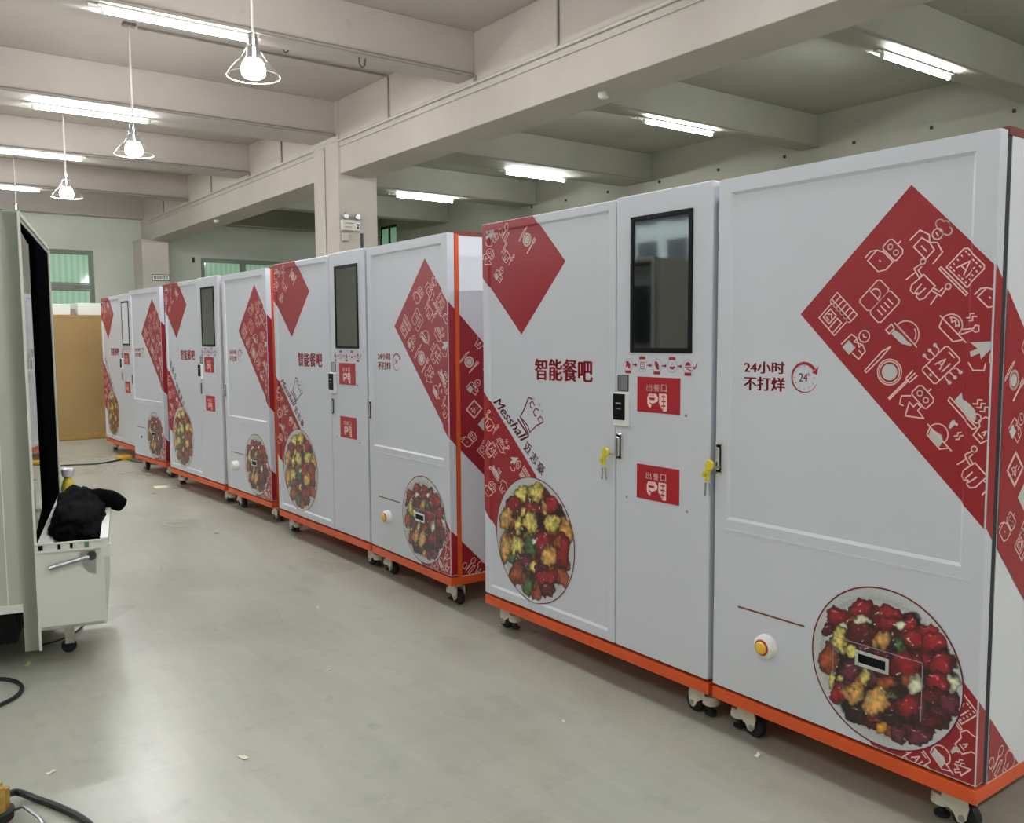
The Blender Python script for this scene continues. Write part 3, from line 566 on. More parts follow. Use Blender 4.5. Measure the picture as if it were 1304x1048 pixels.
# ================================================================= cabinets
ZT=2.05; ZD=.187; H0=.13
def door_panel(name,u0,u1,z0,z1,rec,parent,th=.043,m_='cab',groove=None):
    mb=MB(); a,b,c,d=rec if rec else (0,0,0,0)
    e=.004
    if rec:
        O=[(u0,z0),(u1,z0),(u1,z1),(u0,z1)]; I=[(a,c),(b,c),(b,d),(a,d)]; J=[(a+RW,c+RW),(b-RW,c+RW),(b-RW,d-RW),(a+RW,d-RW)]
        vs=[(x,0,z) for x,z in O]+[(x,0,z) for x,z in I]+[(x,RD,z) for x,z in J]
        fs=[(i,(i+1)%4,4+(i+1)%4,4+i) for i in range(4)]+[(4+i,4+(i+1)%4,8+(i+1)%4,8+i) for i in range(4)]+[(8,9,10,11)]
        n=len(vs); vs+=[(x,th,z) for x,z in O]; fs+=[(i,n+i,n+(i+1)%4,(i+1)%4) for i in range(4)]+[(n+3,n+2,n+1,n)]
        mb.add(vs,fs)
    else: mb.box(u0,u1,0,th,z0,z1)
    if groove: mb.box(u0+.03,u1-.03,-.0015,0,groove-.004,groove+.004)
    o=mb.build(name,m_,parent); 
    bv=o.modifiers.new('bevel','BEVEL'); bv.width=.005; bv.segments=2; bv.limit_method='ANGLE'; bv.angle_limit=math.radians(60)
    ALL.append(o); return o
def mk(mb,name,m_,parent,label=None,**k):
    o=mb.build(name,m_,parent,**k); ALL.append(o)
    if label: o['label']=label
    return o
def casters(root,Wd,depth=.80):
    cd=-1 if Wd>1.2 else 1
    for u in (.10,Wd-.10):
        for d in (.09,depth-.09):
            mb=MB().box(u-.048,u+.048,d-.045,d+.045,.118,.131).lathe([(0,.118),(.034,.118),(.036,.10),(0,.10)],14,(u,d,0))
            for q in (-1,1):
                a_,b_=d+q*.030,d+q*.022
                prof=[(-.030,.104),(.045,.104),(.052,.080),(.046,.040),(.036,.028),(.022,.028),(.010,.05),(-.012,.066),(-.030,.072)]
                n_=len(prof); vs=[(u+cd*y_,a_,z_) for y_,z_ in prof]+[(u+cd*y_,b_,z_) for y_,z_ in prof]
                mb.add(vs,[tuple(range(n_)),tuple(range(2*n_-1,n_-1,-1))]+[(k,(k+1)%n_,n_+(k+1)%n_,n_+k) for k in range(n_)])
            mb.lathe([(0,.090),(.030,.088),(.034,.070),(.034,.056),(.026,.050),(0,.050)],18,(u-cd*.040,d,0))
            c=mk(mb,'caster','castw',root)
            mk(MB().lathe([(0,.050),(.010,.050),(.010,.026),(.024,.022),(.024,.014),(0,.014)],16,(u-cd*.040,d,0)),'foot_pad','rubber',c)
            wh=MB().lathe([(0,-.016),(.02,-.018),(.038,-.016),(.043,-.008),(.043,.008),(.038,.016),(.02,.018),(0,.016)],20,(u+cd*.034,d,.0435),'y'); mk(wh,'wheel','rubber',c,smooth=True)
            hb=MB().lathe([(0,-.033),(.010,-.033),(.010,.033),(0,.033)],12,(u+cd*.034,d,.0435),'y'); mk(hb,'axle','steel',c)
def lock_mesh(parent,u0,u1,z0,z1):
    l=mk(MB().box(u0,u1,-.003,.0,z0,z1),'lock_handle','chrome',parent,'chrome swing handle lock',bevel=.002)
    return l
def body(root,Wd,strip,top=True):
    b=mk(MB().box(.004,Wd-.002,.07,.80,ZD-.015,ZT-.012),'body','white',root)
    s=mk(MB().box(.006,Wd+(.001 if strip else -.004),.045,.07,ZD-.01,ZT-.004),'edge_frame','orange' if strip else 'gap',root,'orange corner frame strip' if strip else 'dark seam between door and side panel')
    mk(MB().box(0,Wd,.0,.80,H0,ZD-.012).box(.02,Wd-.02,.10,.78,.12,H0),'base_frame','orange',root,'orange welded base frame',bevel=.003)
    for ua in (0,Wd-.05): mk(MB().box(ua,ua+.05,.05,.78,ZT-.012,ZT+.012),'top_rail','rust',root,'rust coloured top frame rail')
    casters(root,Wd)
    return b

RREC=(.057,.915,.822,2.0); RW_=.98
plateR=food_mesh('R',RF,200,.683,.452,.252,None,5)
LREC=(.05,.925,.23,2.012); LW_=1.485; DW=.970
plateL=food_mesh('L',LF,200,.40,.53,.300,LREC,11)

def side_wrap(body_,Wd,strip):
    """band on the right-hand side face, coordinates (depth,z)"""
    band=[(.071,1.69-.071),(.79,.90),(.79,.18),(.77,.18),(.071,.95-.071)]
    P=[]; fill(P,band)
    print_mesh('wrap_band',P,'red',body_,.0022,side=Wd-.002,label='red diagonal wrap band')
    P=[]; fill(P,[(.071,.445-.071),(.265,.18),(.071,.18)])
    print_mesh('wrap_band',P,'red',body_,.0022,side=Wd-.002,label='red wrap corner at the foot')
    PS,PF=[],[]
    for nm,d,z in (('plate',.13,1.36),('waiter',.165,1.225),('hat',.21,1.47),('diamond',.16,1.10),('card',.235,1.02),('robot',.13,.93),('cloth',.27,1.30),('shop',.235,.875),('robot2',.35,1.18),('chicken',.37,1.02),('phone',.46,1.06),('book',.34,.78),('laptop',.47,.86),('cloche',.58,.93),('arrow',.45,.68),('plate',.60,.74),('waiter',.70,.85),('chef',.58,.58),('fish',.71,.66),('shop',.71,.45),('robot',.62,.40),('spoon',.125,.235),('hat',.20,.205)):
        put_icon(PS,PF,nm,d,z,.052,-45)
    inb=lambda p:all(q[0]>.073 for q in p)
    PS=clipbox(PS,.072,.79,.18,2); PF=clipbox(PF,.072,.79,.18,2)
    print_mesh('icon_print',PS,'pink',body_,.003,side=Wd-.002,label='pale line icons of food and robots'); print_mesh('icon_fill',PF,'ltgrey',body_,.0028,side=Wd-.002,label='solid pale icon fills')

def right_cabinet(Y,label,group,btn,strip,keys,x0=0,a=0):
    r=thing('meal_cabinet',label,'cabinet',(x0,Y,0),a-math.pi/2,group)
    b=body(r,RW_,strip)
    d=door_panel('door',.002,RW_-.002,ZD,ZT,RREC,r,groove=.785)
    P=[]; fill(P,[(.35,1.562),(.724,1.934),(RW_-.006,1.684),(RW_-.006,.944)]); 
    print_mesh('wrap_band',P,'red',d,.0005,RREC,True,label='red diamond and diagonal wrap band')
    P=[]; fill(P,[(.655,.19),(.845-.30,.30),(.60,.72),(.975,.445),(.975,.19)])
    P=[]; fill(P,[(.655,.19),(.56,.285),(.70,.45),(.90,.52),(.975,.445),(.975,.19)])
    print_mesh('wrap_band',P,'red',d,.0005,label='red wrap corner below the plate')
    # door edge (thickness) keeps the wrap colours
    P=[]; fill(P,[(.003,1.687),(.043,1.645),(.043,.905),(.003,.947)])
    print_mesh('wrap_band',P,'red',d,.0006,side=RW_-.002,label='red wrap on the door edge')
    P=[]; fill(P,[(.003,.442),(.043,.402),(.043,.19),(.003,.19)])
    print_mesh('wrap_band',P,'red',d,.0006,side=RW_-.002,label='red wrap on the lower door edge')
    PS,PF=[],[]
    for (y,z),nm,s in zip([(1.668,1.556),(1.523,1.594),(1.503,1.727),(1.356,1.772),(1.264,1.676),(1.379,1.637),(1.59,1.467),(1.433,1.492),(1.28,1.519),(1.482,1.378),(1.323,1.403),(1.2,1.439),(1.396,1.286),(1.246,1.28),(1.309,1.202),(1.207,1.098),(1.18,1.224),(1.17,1.60)],
        ['shop','book','robot','chef','laptop','cloth','waiter','cloche','chicken','plate','phone','arrow','robot2','fish','chicken2','cloth','hat','robot'],
        [.058,.058,.060,.066,.058,.062,.055,.058,.062,.072,.062,.060,.062,.064,.058,.062,.05,.05]): put_icon(PS,PF,nm,2.154-y,z,s)
    for nm,u,z,s in (('laptop',.925,.405,.05),('hat',.955,.31,.05),('chicken2',.89,.245,.055),('arrow2',.94,.215,.036),('phone',.80,.20,.05)): put_icon(PS,PF,nm,u,z,s)
    box=(0,RW_-.006,.19,2)
    PS=clipbox(PS,*box); PF=clipbox(PF,*box)
    print_mesh('icon_print',PS,'pink',d,.0010,RREC,True,label='pale line icons of food and robots'); print_mesh('icon_fill',PF,'ltgrey',d,.0009,RREC,True,label='solid pale icon fills')
    add_food(plateR,d,'printed photo of a plate of glossy dark red chili chicken')
    P=[]; ribbon(P,circ(.683,.452,.252,72),.005,True); print_mesh('plate_rim',P,'plate',d,.0018)
    P=[]; place_text(P,'24小时',.121,1.360,.170,.042,bold=.045); place_text(P,'不打烊',.121,1.300,.172,.048,bold=.045)
    print_mesh('lettering',P,'redtxt',d,.0008,RREC,label='red Chinese lettering 24小时 不打烊')
    P=[]
    n=36
    for i in range(n):
        a0,a1=math.radians(35+300*i/n),math.radians(35+300*(i+1)/n); w0=.0105*(1-i/n)+.0012; w1=.0105*(1-(i+1)/n)+.0012
        q=lambda a,r_:Vector((.370+r_*math.cos(a),1.352+r_*math.sin(a)))
        P.append([q(a0,.052-w0),q(a0,.052),q(a1,.052),q(a1,.052-w1)])
    fill(P,[(.370+.066*math.cos(.62),1.352+.066*math.sin(.62)),(.370+.034*math.cos(.5),1.352+.030*math.sin(.6)),(.4175,1.362)])
    for k in range(12):
        a=math.pi*k/6; ribbon(P,[(.370+.036*math.cos(a),1.352+.036*math.sin(a)),(.370+.040*math.cos(a),1.352+.040*math.sin(a))],.002)
    place_text(P,'24',.350,1.338,.032,.028,bold=.01); place_text(P,'h',.384,1.358,.007,.010)
    print_mesh('clock_print',P,'redtxt',d,.0008,RREC,label='round clock arrow mark reading 24h')
    # drawer outline, inset handle, slot, button
    dr=mk(MB().box(.508,.812,-.0022,-.0019,.505,.5075).box(.810,.8125,-.0022,-.0019,.325,.507).box(.508,.5095,-.0022,-.0019,.325,.507),'drawer_seam','sidegrey',d,'thin outline of the drawer front across the plate print')
    h=mk(MB().frame(.592,.708,-.010,.0,.437,.489,.012),'drawer_handle','chrome',d,'chrome recessed drawer pull',bevel=.002)
    mk(MB().box(.604,.696,-.003,-.0022,.449,.477),'pull_recess','dark',h)
    mk(MB().box(.115,.397,-.0012,0,.506,.512),'coin_slot','rust',d,'dark narrow slot')
    if btn=='y':
        c=mk(MB().lathe([(0,-.030),(.030,-.030),(.040,-.022),(.043,0),(0,0)],32,(.244,0,.398),'y'),'push_button','btn_w',d,'white ringed push button with yellow cap',smooth=True)
        mk(MB().lathe([(0,-.034),(.026,-.034),(.029,-.030),(0,-.030)],28,(.244,0,.398),'y'),'button_ring','btn_r',c)
        mk(MB().lathe([(0,-.042),(.018,-.041),(.022,-.037),(.023,-.033),(0,-.033)],28,(.244,0,.398),'y'),'button_cap','btn_y',c,smooth=True)
    elif btn=='w':
        c=mk(MB().lathe([(0,-.050),(.036,-.050),(.042,-.040),(.043,0),(0,0)],28,(.244,0,.398),'y'),'push_button','btn_w',d,'plain white round knob',smooth=True)
    else:
        c=mk(MB().lathe([(0,-.006),(.013,-.006),(.015,0),(0,0)],20,(.244,0,.398),'y'),'button_hole','gap',d,'small dark hole where the button goes')
    l=mk(MB().box(.004,.034,-.004,0,.985,1.10),'lock_plate','chrome',d,'chrome flush handle lock',bevel=.003)
    mk(MB().box(.012,.027,-.014,-.004,1.0,1.085),'lock_lever','chrome',l,bevel=.004); mk(MB().box(.009,.030,-.0045,-.004,.992,1.094),'lock_recess','dark',l)
    side_wrap(b,RW_,strip)
    return r
def key_bunch(u,z,Y,label):
    t=thing('key_bunch',label,'keys',(0,Y,0),-math.pi/2)
    MB().tube([(u+.045,-.012,z+.012),(u+.02,-.03,z+.012)],.004,6).build('key_shaft','steel',t)
    MB().lathe([(0,-.006),(.018,-.006),(.021,0),(.018,.006),(0,.006)],12,(u+.012,-.03,z+.018),'y').build('key_head','yellow',t)
    MB().box(u-.010,u+.010,-.034,-.024,z-.042,z+.006).build('key_tag','yellow',t,bevel=.004); MB().lathe([(0,-.004),(.012,-.004),(.012,.004),(0,.004)],10,(u-.012,-.030,z-.02),'y').build('key_head','yellow',t)
    MB().tube([(u-.008,-.028,z-.05),(u-.012,-.028,z-.10)],.004,6).build('key_blade','steel',t); MB().tube([(u+.010,-.028,z-.05),(u+.014,-.028,z-.10)],.004,6).build('key_blade','steel',t)

def left_cabinet(Y,label,group,wordmark,strip,white_screen=False,antenna=False,x0=0,a=0):
    r=thing('order_cabinet',label,'cabinet',(x0,Y,0),a-math.pi/2,group)
    b=body(r,LW_,strip)
    d=door_panel('door',.002,DW-.003,ZD,ZT,LREC,r)
    c=door_panel('control_panel',DW+.003,LW_-.004,ZD,ZT+.006,None,r)
    P=[]; fill(P,[(.004,ZT-.003),(.414,ZT-.003),(.638,1.826),(.313,1.505),(.004,1.79)])
    print_mesh('wrap_band',P,'red',d,.0005,LREC,True,label='red diamond at the top corner')
    P=[]; fill(P,[(.004,1.222),(.424,.84),(.42,.50),(.15,.40),(.10,.48),(.085,.545),(.05,.575),(.004,.620)])
    print_mesh('wrap_band',P,'red',d,.0005,LREC,True,label='red diagonal wrap band')
    PS,PF=[],[]
    for nm,u,z,s in (('arrow',.07,1.985,.055),('robot2',.05,1.885,.05),('spoon',.19,2.0,.05),('plate',.36,1.945,.055),('waiter',.14,1.80,.045),('cloth',.20,1.885,.05),('cloth',.055,1.06,.055),('chicken',.15,.965,.055),('arrow',.25,.885,.05),('fish',.09,.82,.05),('robot',.05,.725,.05),('hat',.16,.755,.045),('phone',.06,.93,.045),('shop',.33,.835,.035)): put_icon(PS,PF,nm,u,z,s)
    PS=clipbox(PS,.006,2,.2,ZT-.004); PF=clipbox(PF,.006,2,.2,ZT-.004)
    print_mesh('icon_print',PS,'pink',d,.0010,LREC,True,label='pale line icons of food and robots'); print_mesh('icon_fill',PF,'ltgrey',d,.0009,LREC,True,label='solid pale icon fills')
    add_food(plateL,d,'printed photo of a plate of chicken, potato and peppers')
    P=[]; ribbon(P,circ(.40,.53,.300,72),.005,True); print_mesh('plate_rim',P,'plate',d,.0018,LREC)
    P=[]; place_text(P,'智能餐吧',.418,1.294,.398,.098,bold=.042); print_mesh('lettering',P,'redtxt',d,.0008,LREC,label='red Chinese lettering 智能餐吧')
    if wordmark=='hat':
        P=[]; a=math.atan2(-.19,.25)
        place_text(P,'Messhall',.075,1.168,.320,.056,rot=a,bold=.03,shear=.6)
        for k,ch in enumerate('迈志豪'): place_text(P,ch,.322+k*.050,.958-k*.043,.050,.052,rot=a+.1,bold=.035)
        for pl,wd in (([(.392,1.203),(.366,1.209),(.335,1.156),(.3,1.112),(.365,1.037)],.006),([(.281,1.099),(.365,1.026)],.008),([(.304,1.11),(.358,1.074),(.376,1.043),(.425,1.079),(.476,1.099),(.473,1.115),(.455,1.125),(.436,1.112),(.447,1.097)],.005),([(.411,1.174),(.396,1.192),(.377,1.182),(.381,1.163),(.396,1.16)],.005),([(.444,1.154),(.418,1.159),(.403,1.142),(.414,1.124),(.425,1.127)],.005)): ribbon(P,pl,wd*1.25)
        print_mesh('wordmark_print',P,'plate',d,.0008,LREC,label='dark red script wordmark with a chef hat outline')
        P=[]; ribbon(P,circ(.448,1.178,.007,8),.002,True); ribbon(P,circ(.405,1.205,.005,8),.002,True); ribbon(P,circ(.47,1.15,.004,8),.002,True); print_mesh('steam_print',P,'green',d,.0008,LREC)
    else:
        a=-.78
        P=[]; 
        for k,ch in enumerate('SBS'): place_text(P,ch,.07+k*.058,1.235-k*.058,.055,.065,rot=a,bold=.06)
        print_mesh('wordmark_print',P,'green',d,.0008,LREC,label='bold green printed letters')
        P=[]
        for k,ch in enumerate('智能餐厅'): place_text(P,ch,.235+k*.058,1.03-k*.058,.052,.06,rot=a,bold=.03)
        print_mesh('lettering',P,'ink',d,.0008,LREC,label='dark Chinese lettering beside the band')
    # order screen
    s=mk(MB().frame(1.058,1.388,-.006,.0,1.427,1.968,.020),'screen_bezel','dark',c,'black bezel of the order screen',bevel=.002)
    gl=mk(MB().box(1.075,1.371,-.003,0,1.445,1.950),'screen_glass','glass' if not white_screen else 'white',c,'dark reflective glass' if not white_screen else 'white covered screen')
    # flow chart
    P=[];Q=[]
    us=[1.045,1.126,1.206,1.287,1.368]
    for k,u in enumerate(us):
        ribbon(Q,circ(u,1.377,.026,20),.0018,True)
        pz=1.348 if k%2==0 else 1.404
        if k==1 or k==3: pz=1.406
        fill(P,circ(u-.012,pz,.006,8,90,270)+circ(u+.012,pz,.006,8,-90,90))
        if k<4: ribbon(P,[(u+.031,1.377),(u+.045,1.377)],.006); fill(P,[(u+.043,1.386),(u+.052,1.377),(u+.043,1.368)])
    fill(P,[(1.032,1.365),(1.032,1.392),(1.048,1.392),(1.048,1.385),(1.056,1.382),(1.056,1.362),(1.046,1.362),(1.044,1.372)])
    ribbon(P,[(1.116,1.362),(1.116,1.388),(1.136,1.388),(1.136,1.362)],.003,True); ribbon(P,[(1.121,1.38),(1.13,1.38)],.003); ribbon(P,[(1.121,1.372),(1.13,1.372)],.003)
    fill(P,[(1.194,1.392),(1.206,1.394),(1.216,1.38),(1.218,1.362),(1.207,1.362),(1.196,1.378)])
    fill(P,[(1.270,1.374),(1.306,1.376),(1.294,1.364),(1.280,1.364)]); ribbon(P,[(1.286,1.381),(1.290,1.390)],.002)
    fill(P,circ(1.368,1.380,.014,8,0,180)); ribbon(P,[(1.352,1.375),(1.386,1.375)],.003); ribbon(P,[(1.362,1.368),(1.384,1.362)],.004)
    ribbon(P,[(1.395,1.376),(1.402,1.370),(1.414,1.388)],.005)
    print_mesh('flow_print',P,'redtxt',c,.0008,label='row of ordering step icons with arrows'); print_mesh('flow_rings',Q,'sidegrey',c,.0006)
    for z0,z1 in ((1.190,1.331),(.837,.977)):
        sg=mk(MB().box(1.100,1.330,-.0025,0,z0,z1),'pickup_sign','redsign',c,'square red sign reading 出餐口')
        P=[]; 
        for k,ch in enumerate('出餐口'): place_text(P,ch,1.153+k*.040,z1-.056,.029,.028,bold=.04)
        u,z=1.210,z0+.042
        fill(P,[(u+.012,z+.036),(u+.050,z+.036),(u+.054,z+.032),(u+.054,z-.030),(u+.050,z-.033),(u+.034,z-.033),(u+.028,z-.022),(u+.012,z-.004)])
        fill(P,[(u-.052,z+.018),(u-.044,z+.034),(u-.006,z+.034),(u+.008,z+.018),(u+.004,z+.004),(u-.010,z-.002),(u-.030,z-.012),(u-.034,z-.024),(u-.046,z-.018),(u-.052,z-.004)])
        print_mesh('sign_lettering',P,'pink',sg,.0032,label='pale characters and bowl in hand pictogram')
        P=[]; fill(P,[(u-.044,z+.018),(u-.008,z+.018),(u-.014,z+.008),(u-.038,z+.008)]); ribbon(P,[(u-.038,z-.004),(u-.022,z-.012)],.005)
        for a_,b_ in ((0,0),(0,1),(0,2)): ribbon(P,[(u+.026,z+.024-b_*.018),(u+.046,z+.024-b_*.018)],.005); 
        ribbon(P,[(u+.036,z+.030),(u+.036,z-.026)],.004)
        for k in range(3): ribbon(P,[(u-.036+k*.009,z+.024),(u-.033+k*.009,z+.031)],.002)
        print_mesh('pictogram_print',P,'redtxt',sg,.0037)
    # card reader
    cr=mk(MB().box(.978,1.052,-.022,0,1.125,1.262),'card_reader','btn_w',c,'white box card reader with black face',bevel=.004)
    mk(MB().box(.981,1.049,-.026,-.021,1.150,1.258),'reader_face','dark',cr,bevel=.003); mk(MB().box(1.0,1.03,-.0275,-.026,1.215,1.222).box(1.0,1.03,-.0275,-.026,1.195,1.197),'reader_marks','sidegrey',cr)
    rc=mk(MB().frame(.984,1.047,-.002,.0,1.267,1.335,.003),'receipt_slot','gap',c,'dark framed steel receipt opening'); mk(MB().box(.990,1.044,-.0012,0,1.270,1.332),'slot_flap','steel',rc)
    l=mk(MB().box(.977,1.012,-.004,0,.982,1.090),'lock_plate','chrome',c,'chrome flush handle lock',bevel=.003)
    mk(MB().box(.986,1.003,-.014,-.004,.995,1.078),'lock_lever','chrome',l,bevel=.004); mk(MB().box(.982,1.007,-.0045,-.004,.988,1.084),'lock_recess','dark',l)
    sc=MB()
    for u,z in ((1.36,1.19),(1.04,.83),(1.37,.82)): sc.lathe([(0,-.003),(.005,-.003),(.006,0)],8,(u,0,z),'y')
    mk(sc,'screw_caps','sidegrey',c)
    # side panel: grey sheet seen in the gap
    P=[]; fill(P,[(.045,ZD),(.79,ZD),(.79,ZT-.02),(.045,ZT-.02)]); print_mesh('side_sheet',P,'sidegrey',b,.001,side=LW_-.002,label='grey bare side sheet')
    if antenna:
        mk(MB().tube([(.65,.42,ZT-.01),(.65,.42,ZT+.20)],.012,8),'antenna','gap',r,'short dark rod standing on the roof')
    return r
left_cabinet(3.660,'nearest order cabinet, black screen, yellow keys by its lock','meal vending cabinets, order units','hat',False)
right_cabinet(2.154,'nearest storage cabinet at the right edge, yellow button and dark red chili plate','meal vending cabinets, storage units','y',False,True)
left_cabinet(6.500,'second order cabinet from the camera, with a short rod on its roof','meal vending cabinets, order units','hat',False,antenna=True,x0=.03,a=.01)
right_cabinet(4.995,'second storage cabinet from the camera, orange corner strip and red wrapped side in view','meal vending cabinets, storage units','y',True,False,x0=.045,a=-.025)
left_cabinet(9.350,'third order cabinet from the camera, green letters beside its red band','meal vending cabinets, order units','green',False,x0=0,a=.04)
right_cabinet(7.78,'third storage cabinet from the camera, with a plain white knob','meal vending cabinets, storage units','w',True,False,x0=.065,a=.025)
left_cabinet(12.85,'farthest order cabinet, beside the brown carton, with a white covered screen','meal vending cabinets, order units','green',False,white_screen=True,x0=.12,a=.02)
right_cabinet(10.71,'farthest storage cabinet, with a dark hole instead of a button','meal vending cabinets, storage units','n',False,False,x0=-.02,a=.08)
key_bunch(.93,.992,3.660,'yellow tagged keys hanging from the nearest order cabinet lock')
key_bunch(-.012,1.000,2.154,'yellow tagged keys in the lock of the nearest storage cabinet')

# ================================================================= display machine on the left
A=Vector((-1.94,4.37,0)); ang=math.atan2(.97468,.22359)
K=thing('display_machine','tall beige display machine at the left edge with mirror like glass front and open bin','machine',tuple(A),ang)
# local x = along the front (away from camera), local y = -n (into the body, left)
def kb(mb,name,m_,parent=None,label=None,**k):
    o=mb.build(name,m_,parent or K,**k)
    if label:o['label']=label
    return o
KL=1.64
bd=kb(MB().box(.01,KL-.01,.06,.95,.30,2.045),'body','kiosk',label='beige grey sheet metal body'); kb(MB().box(.0,.02,.06,.95,.285,.32),'side_trim','kioskw',bd,'white lower trim'); kb(MB().box(.008,.011,.115,.120,.32,2.04),'side_seam','kioskw',bd)
kb(MB().box(.1,KL-.1,.1,.9,.12,.30),'base','dark',label='dark recessed base')
fr_=kb(MB().box(0,.012,.0,.06,.105,2.045).box(0,.02,.004,.058,.105,2.04).box(KL-.03,KL,0,.06,.45,2.045).box(0,KL,0,.06,2.01,2.05).box(.02,KL-.03,.02,.06,.105,2.01),'front_frame','kiosk',label='beige door frame edge')
kb(MB().box(-.002,.014,-.006,.004,.10,2.045).box(KL-.025,KL,-.006,.004,.45,2.05).box(0,KL,-.006,.004,2.03,2.05),'frame_lip','kioskw',fr_,'bright frame lip')
kb(MB().box(.80,KL-.03,.004,.02,.56,2.012).box(.02,.80,.045,.05,.56,2.012).box(.02,.80,.0,.045,1.985,2.012).box(.02,.80,.0,.045,.56,.60),'display_border','matte',label='glossy black display border')
gx=[.022+.776*k/160 for k in range(161)]; gy=[.002+.0165*(k/160)+.00003*math.sin(2*math.pi*k/160*5.5) for k in range(161)]
gm=MB(); gm.add([(x,y,z) for x,y in zip(gx,gy) for z in (.60,1.985)],[(2*k,2*k+2,2*k+3,2*k+1) for k in range(160)])
kb(gm,'display_glass','mirror',label='mirror like glass reflecting the red cabinets',smooth=True,fix=False)
# ledge under the glass
kb(MB().add([(.02,0,.57),(1.35,0,.57),(1.35,-.10,.525),(.02,-.10,.525),(.02,0,.545),(1.35,0,.545),(1.35,-.10,.505),(.02,-.10,.505)],[(0,1,2,3),(7,6,5,4),(0,3,7,4),(1,5,6,2),(3,2,6,7),(0,4,5,1)]).box(.02,1.35,-.05,-.045,.548,.553),'ledge','kioskw',label='white sloping rail under the glass')
# open bin
bn_=kb(MB().box(0,.012,-.265,-.0,.19,.575).box(1.0,1.012,-.265,-.0,.19,.575).box(0,1.012,-.275,-.262,.19,.56).box(0,1.012,-.265,0,.19,.205),'bin','kioskw',label='white open bin box projecting from the front')
kb(MB().box(-.003,.0,-.262,.0,.545,.585).box(-.008,0,-.262,0,.58,.587).box(-.008,0,-.262,0,.543,.549),'side_rail','kioskw',bn_,'white top rail of the bin')
kb(MB().box(-.0045,-.003,-.10,-.088,.555,.577).box(-.0045,-.003,-.15,-.138,.555,.577).box(-.0045,-.003,-.03,-.012,.555,.578),'rail_slot','dark',bn_); kb(MB().box(-.0045,-.003,-.215,-.197,.553,.58),'rail_label','green',bn_,'small green sticker')
kb(MB().box(0,1.0,-.295,-.262,.553,.590).box(-.004,.03,-.305,-.262,.50,.56),'front_rail','kioskw',bn_,'white front rim')
vs=[(-.004,-.235,.53)]+[(-.004,-.235+.075*math.cos(t_),.53-.10*math.sin(t_)) for t_ in np.linspace(0,math.pi*.62,12)]
kb(MB().add([(-.004,-.24,.535),(-.004,-.18,.535)]+[(-.004,-.24+.062*math.cos(t_),.52-.09*math.sin(t_)) for t_ in np.linspace(0,math.pi/2,10)][0:10],[(0,)+tuple(range(11,1,-1))+(1,)]),'hinge_plate','steel',bn_,'dark quarter round hinge plate')
kb(MB().tube([(-.014,-.05,.475),(-.014,-.215,.512)],.011,8),'lever','steel',bn_,'grey metal stay lever')
kb(MB().lathe([(0,-.006),(.02,-.006),(.02,.006),(0,.006)],14,(-.014,-.225,.515),'x'),'pivot','plug',bn_)
# casters for the machine
for u,d in ((.60,.30),(KL-.12,.12),(KL-.12,.85),(.45,.85)):
        c=kb(MB().box(u-.04,u+.04,d-.04,d+.04,.10,.12).box(u-.03,u-.024,d-.03,d+.045,.03,.10).box(u+.024,u+.03,d-.03,d+.045,.03,.10),'caster','castw')
        kb(MB().lathe([(0,-.015),(.044,-.015),(.048,0),(.044,.015),(0,.015)],18,(u,d+.03,.048),'x'),'wheel','rubber',c)
c=kb(MB().box(.20,.26,-.13,-.07,.165,.19).box(.215,.245,-.125,-.085,.05,.17),'swivel_caster','castw',label='small pale caster under the bin'); kb(MB().lathe([(0,-.014),(.03,-.014),(.034,0),(.03,.014),(0,.014)],16,(.23,-.10,.036),'x'),'wheel','rubber',c)
# jacket bundled in the bin
def KP(s,n_,z): return Vector((A.x+.22359*s+.97468*n_,A.y+.97468*s-.22359*n_,z))
bm=bmesh.new(); bmesh.ops.create_icosphere(bm,subdivisions=5,radius=1)
from mathutils import noise
for v in bm.verts:
    p=v.co.copy(); f1=noise.noise(p*2.0+Vector((3,1,7))); f2=abs(noise.noise(Vector((p.x*5+p.y*2,p.y*3,p.z*4))))*.5; f3=noise.noise(p*8)*.10+abs(noise.noise(Vector((p.x*9,p.y*2,p.z*2))))*.25
    f4=abs(noise.noise(Vector((p.x*3.2+p.z*1.5,p.y*2.2+5,p.z*2))))
    r_=1+.16*f1-.16*f2+.18*(f4-.3)+f3*.3
    q=p*r_
    s=.58+q.x*.43; n_=.150+q.y*.135; z=.555+max(q.z,-.9)*.115+.04*max(q.z,0)*(1+q.x)
    if z<.58: n_=min(max(n_,.02),.255); s=min(max(s,.03),.985)
    v.co=KP(s,n_,z)
# sleeve lobe hanging over the front rim
me=bpy.data.meshes.new('jacket'); bm.to_mesh(me); bm.free(); me.materials.append(M['cloth']); me.polygons.foreach_set('use_smooth',[True]*len(me.polygons))
jk=bpy.data.objects.new('jacket',me); COL.objects.link(jk); 
root=thing('jacket','black jacket bundled in the open bin with a sleeve over the rim','clothing',(0,0,0)); jk.parent=root; jk.name='jacket_body'; root.name='jacket'
mb=MB(); pts=[];rad=[]
for i in range(9):
    t_=i/8; pts.append(KP(.74+.12*t_,.12+.23*t_,.632+.022*math.sin(t_*3.1)-.045*t_**3)); rad.append((.055,.058,.05,.046,.050,.046,.050,.047,.040)[i])
mb.tube(pts,rad,14).build('sleeve','cloth',root,smooth=True)
# bottle in the bin
bp_=KP(1.13,.075,.535)
t=thing('spray_bottle','yellow-green bottle with a white cap behind the black jacket','bottle',tuple(bp_))
MB().lathe([(0,0),(.034,0),(.036,.01),(.036,.13),(.026,.165),(.018,.18),(.018,.19),(0,.19)],20).build('bottle_body','yellow',t,smooth=True)
MB().lathe([(0,.19),(.028,.19),(.030,.20),(.034,.228),(.030,.235),(0,.235)],20).build('cap','white',t,smooth=True)
kb(MB().box(1.02,1.30,-.20,-.0,.46,.497),'shelf_bracket','kioskw',label='short shelf beyond the bin')

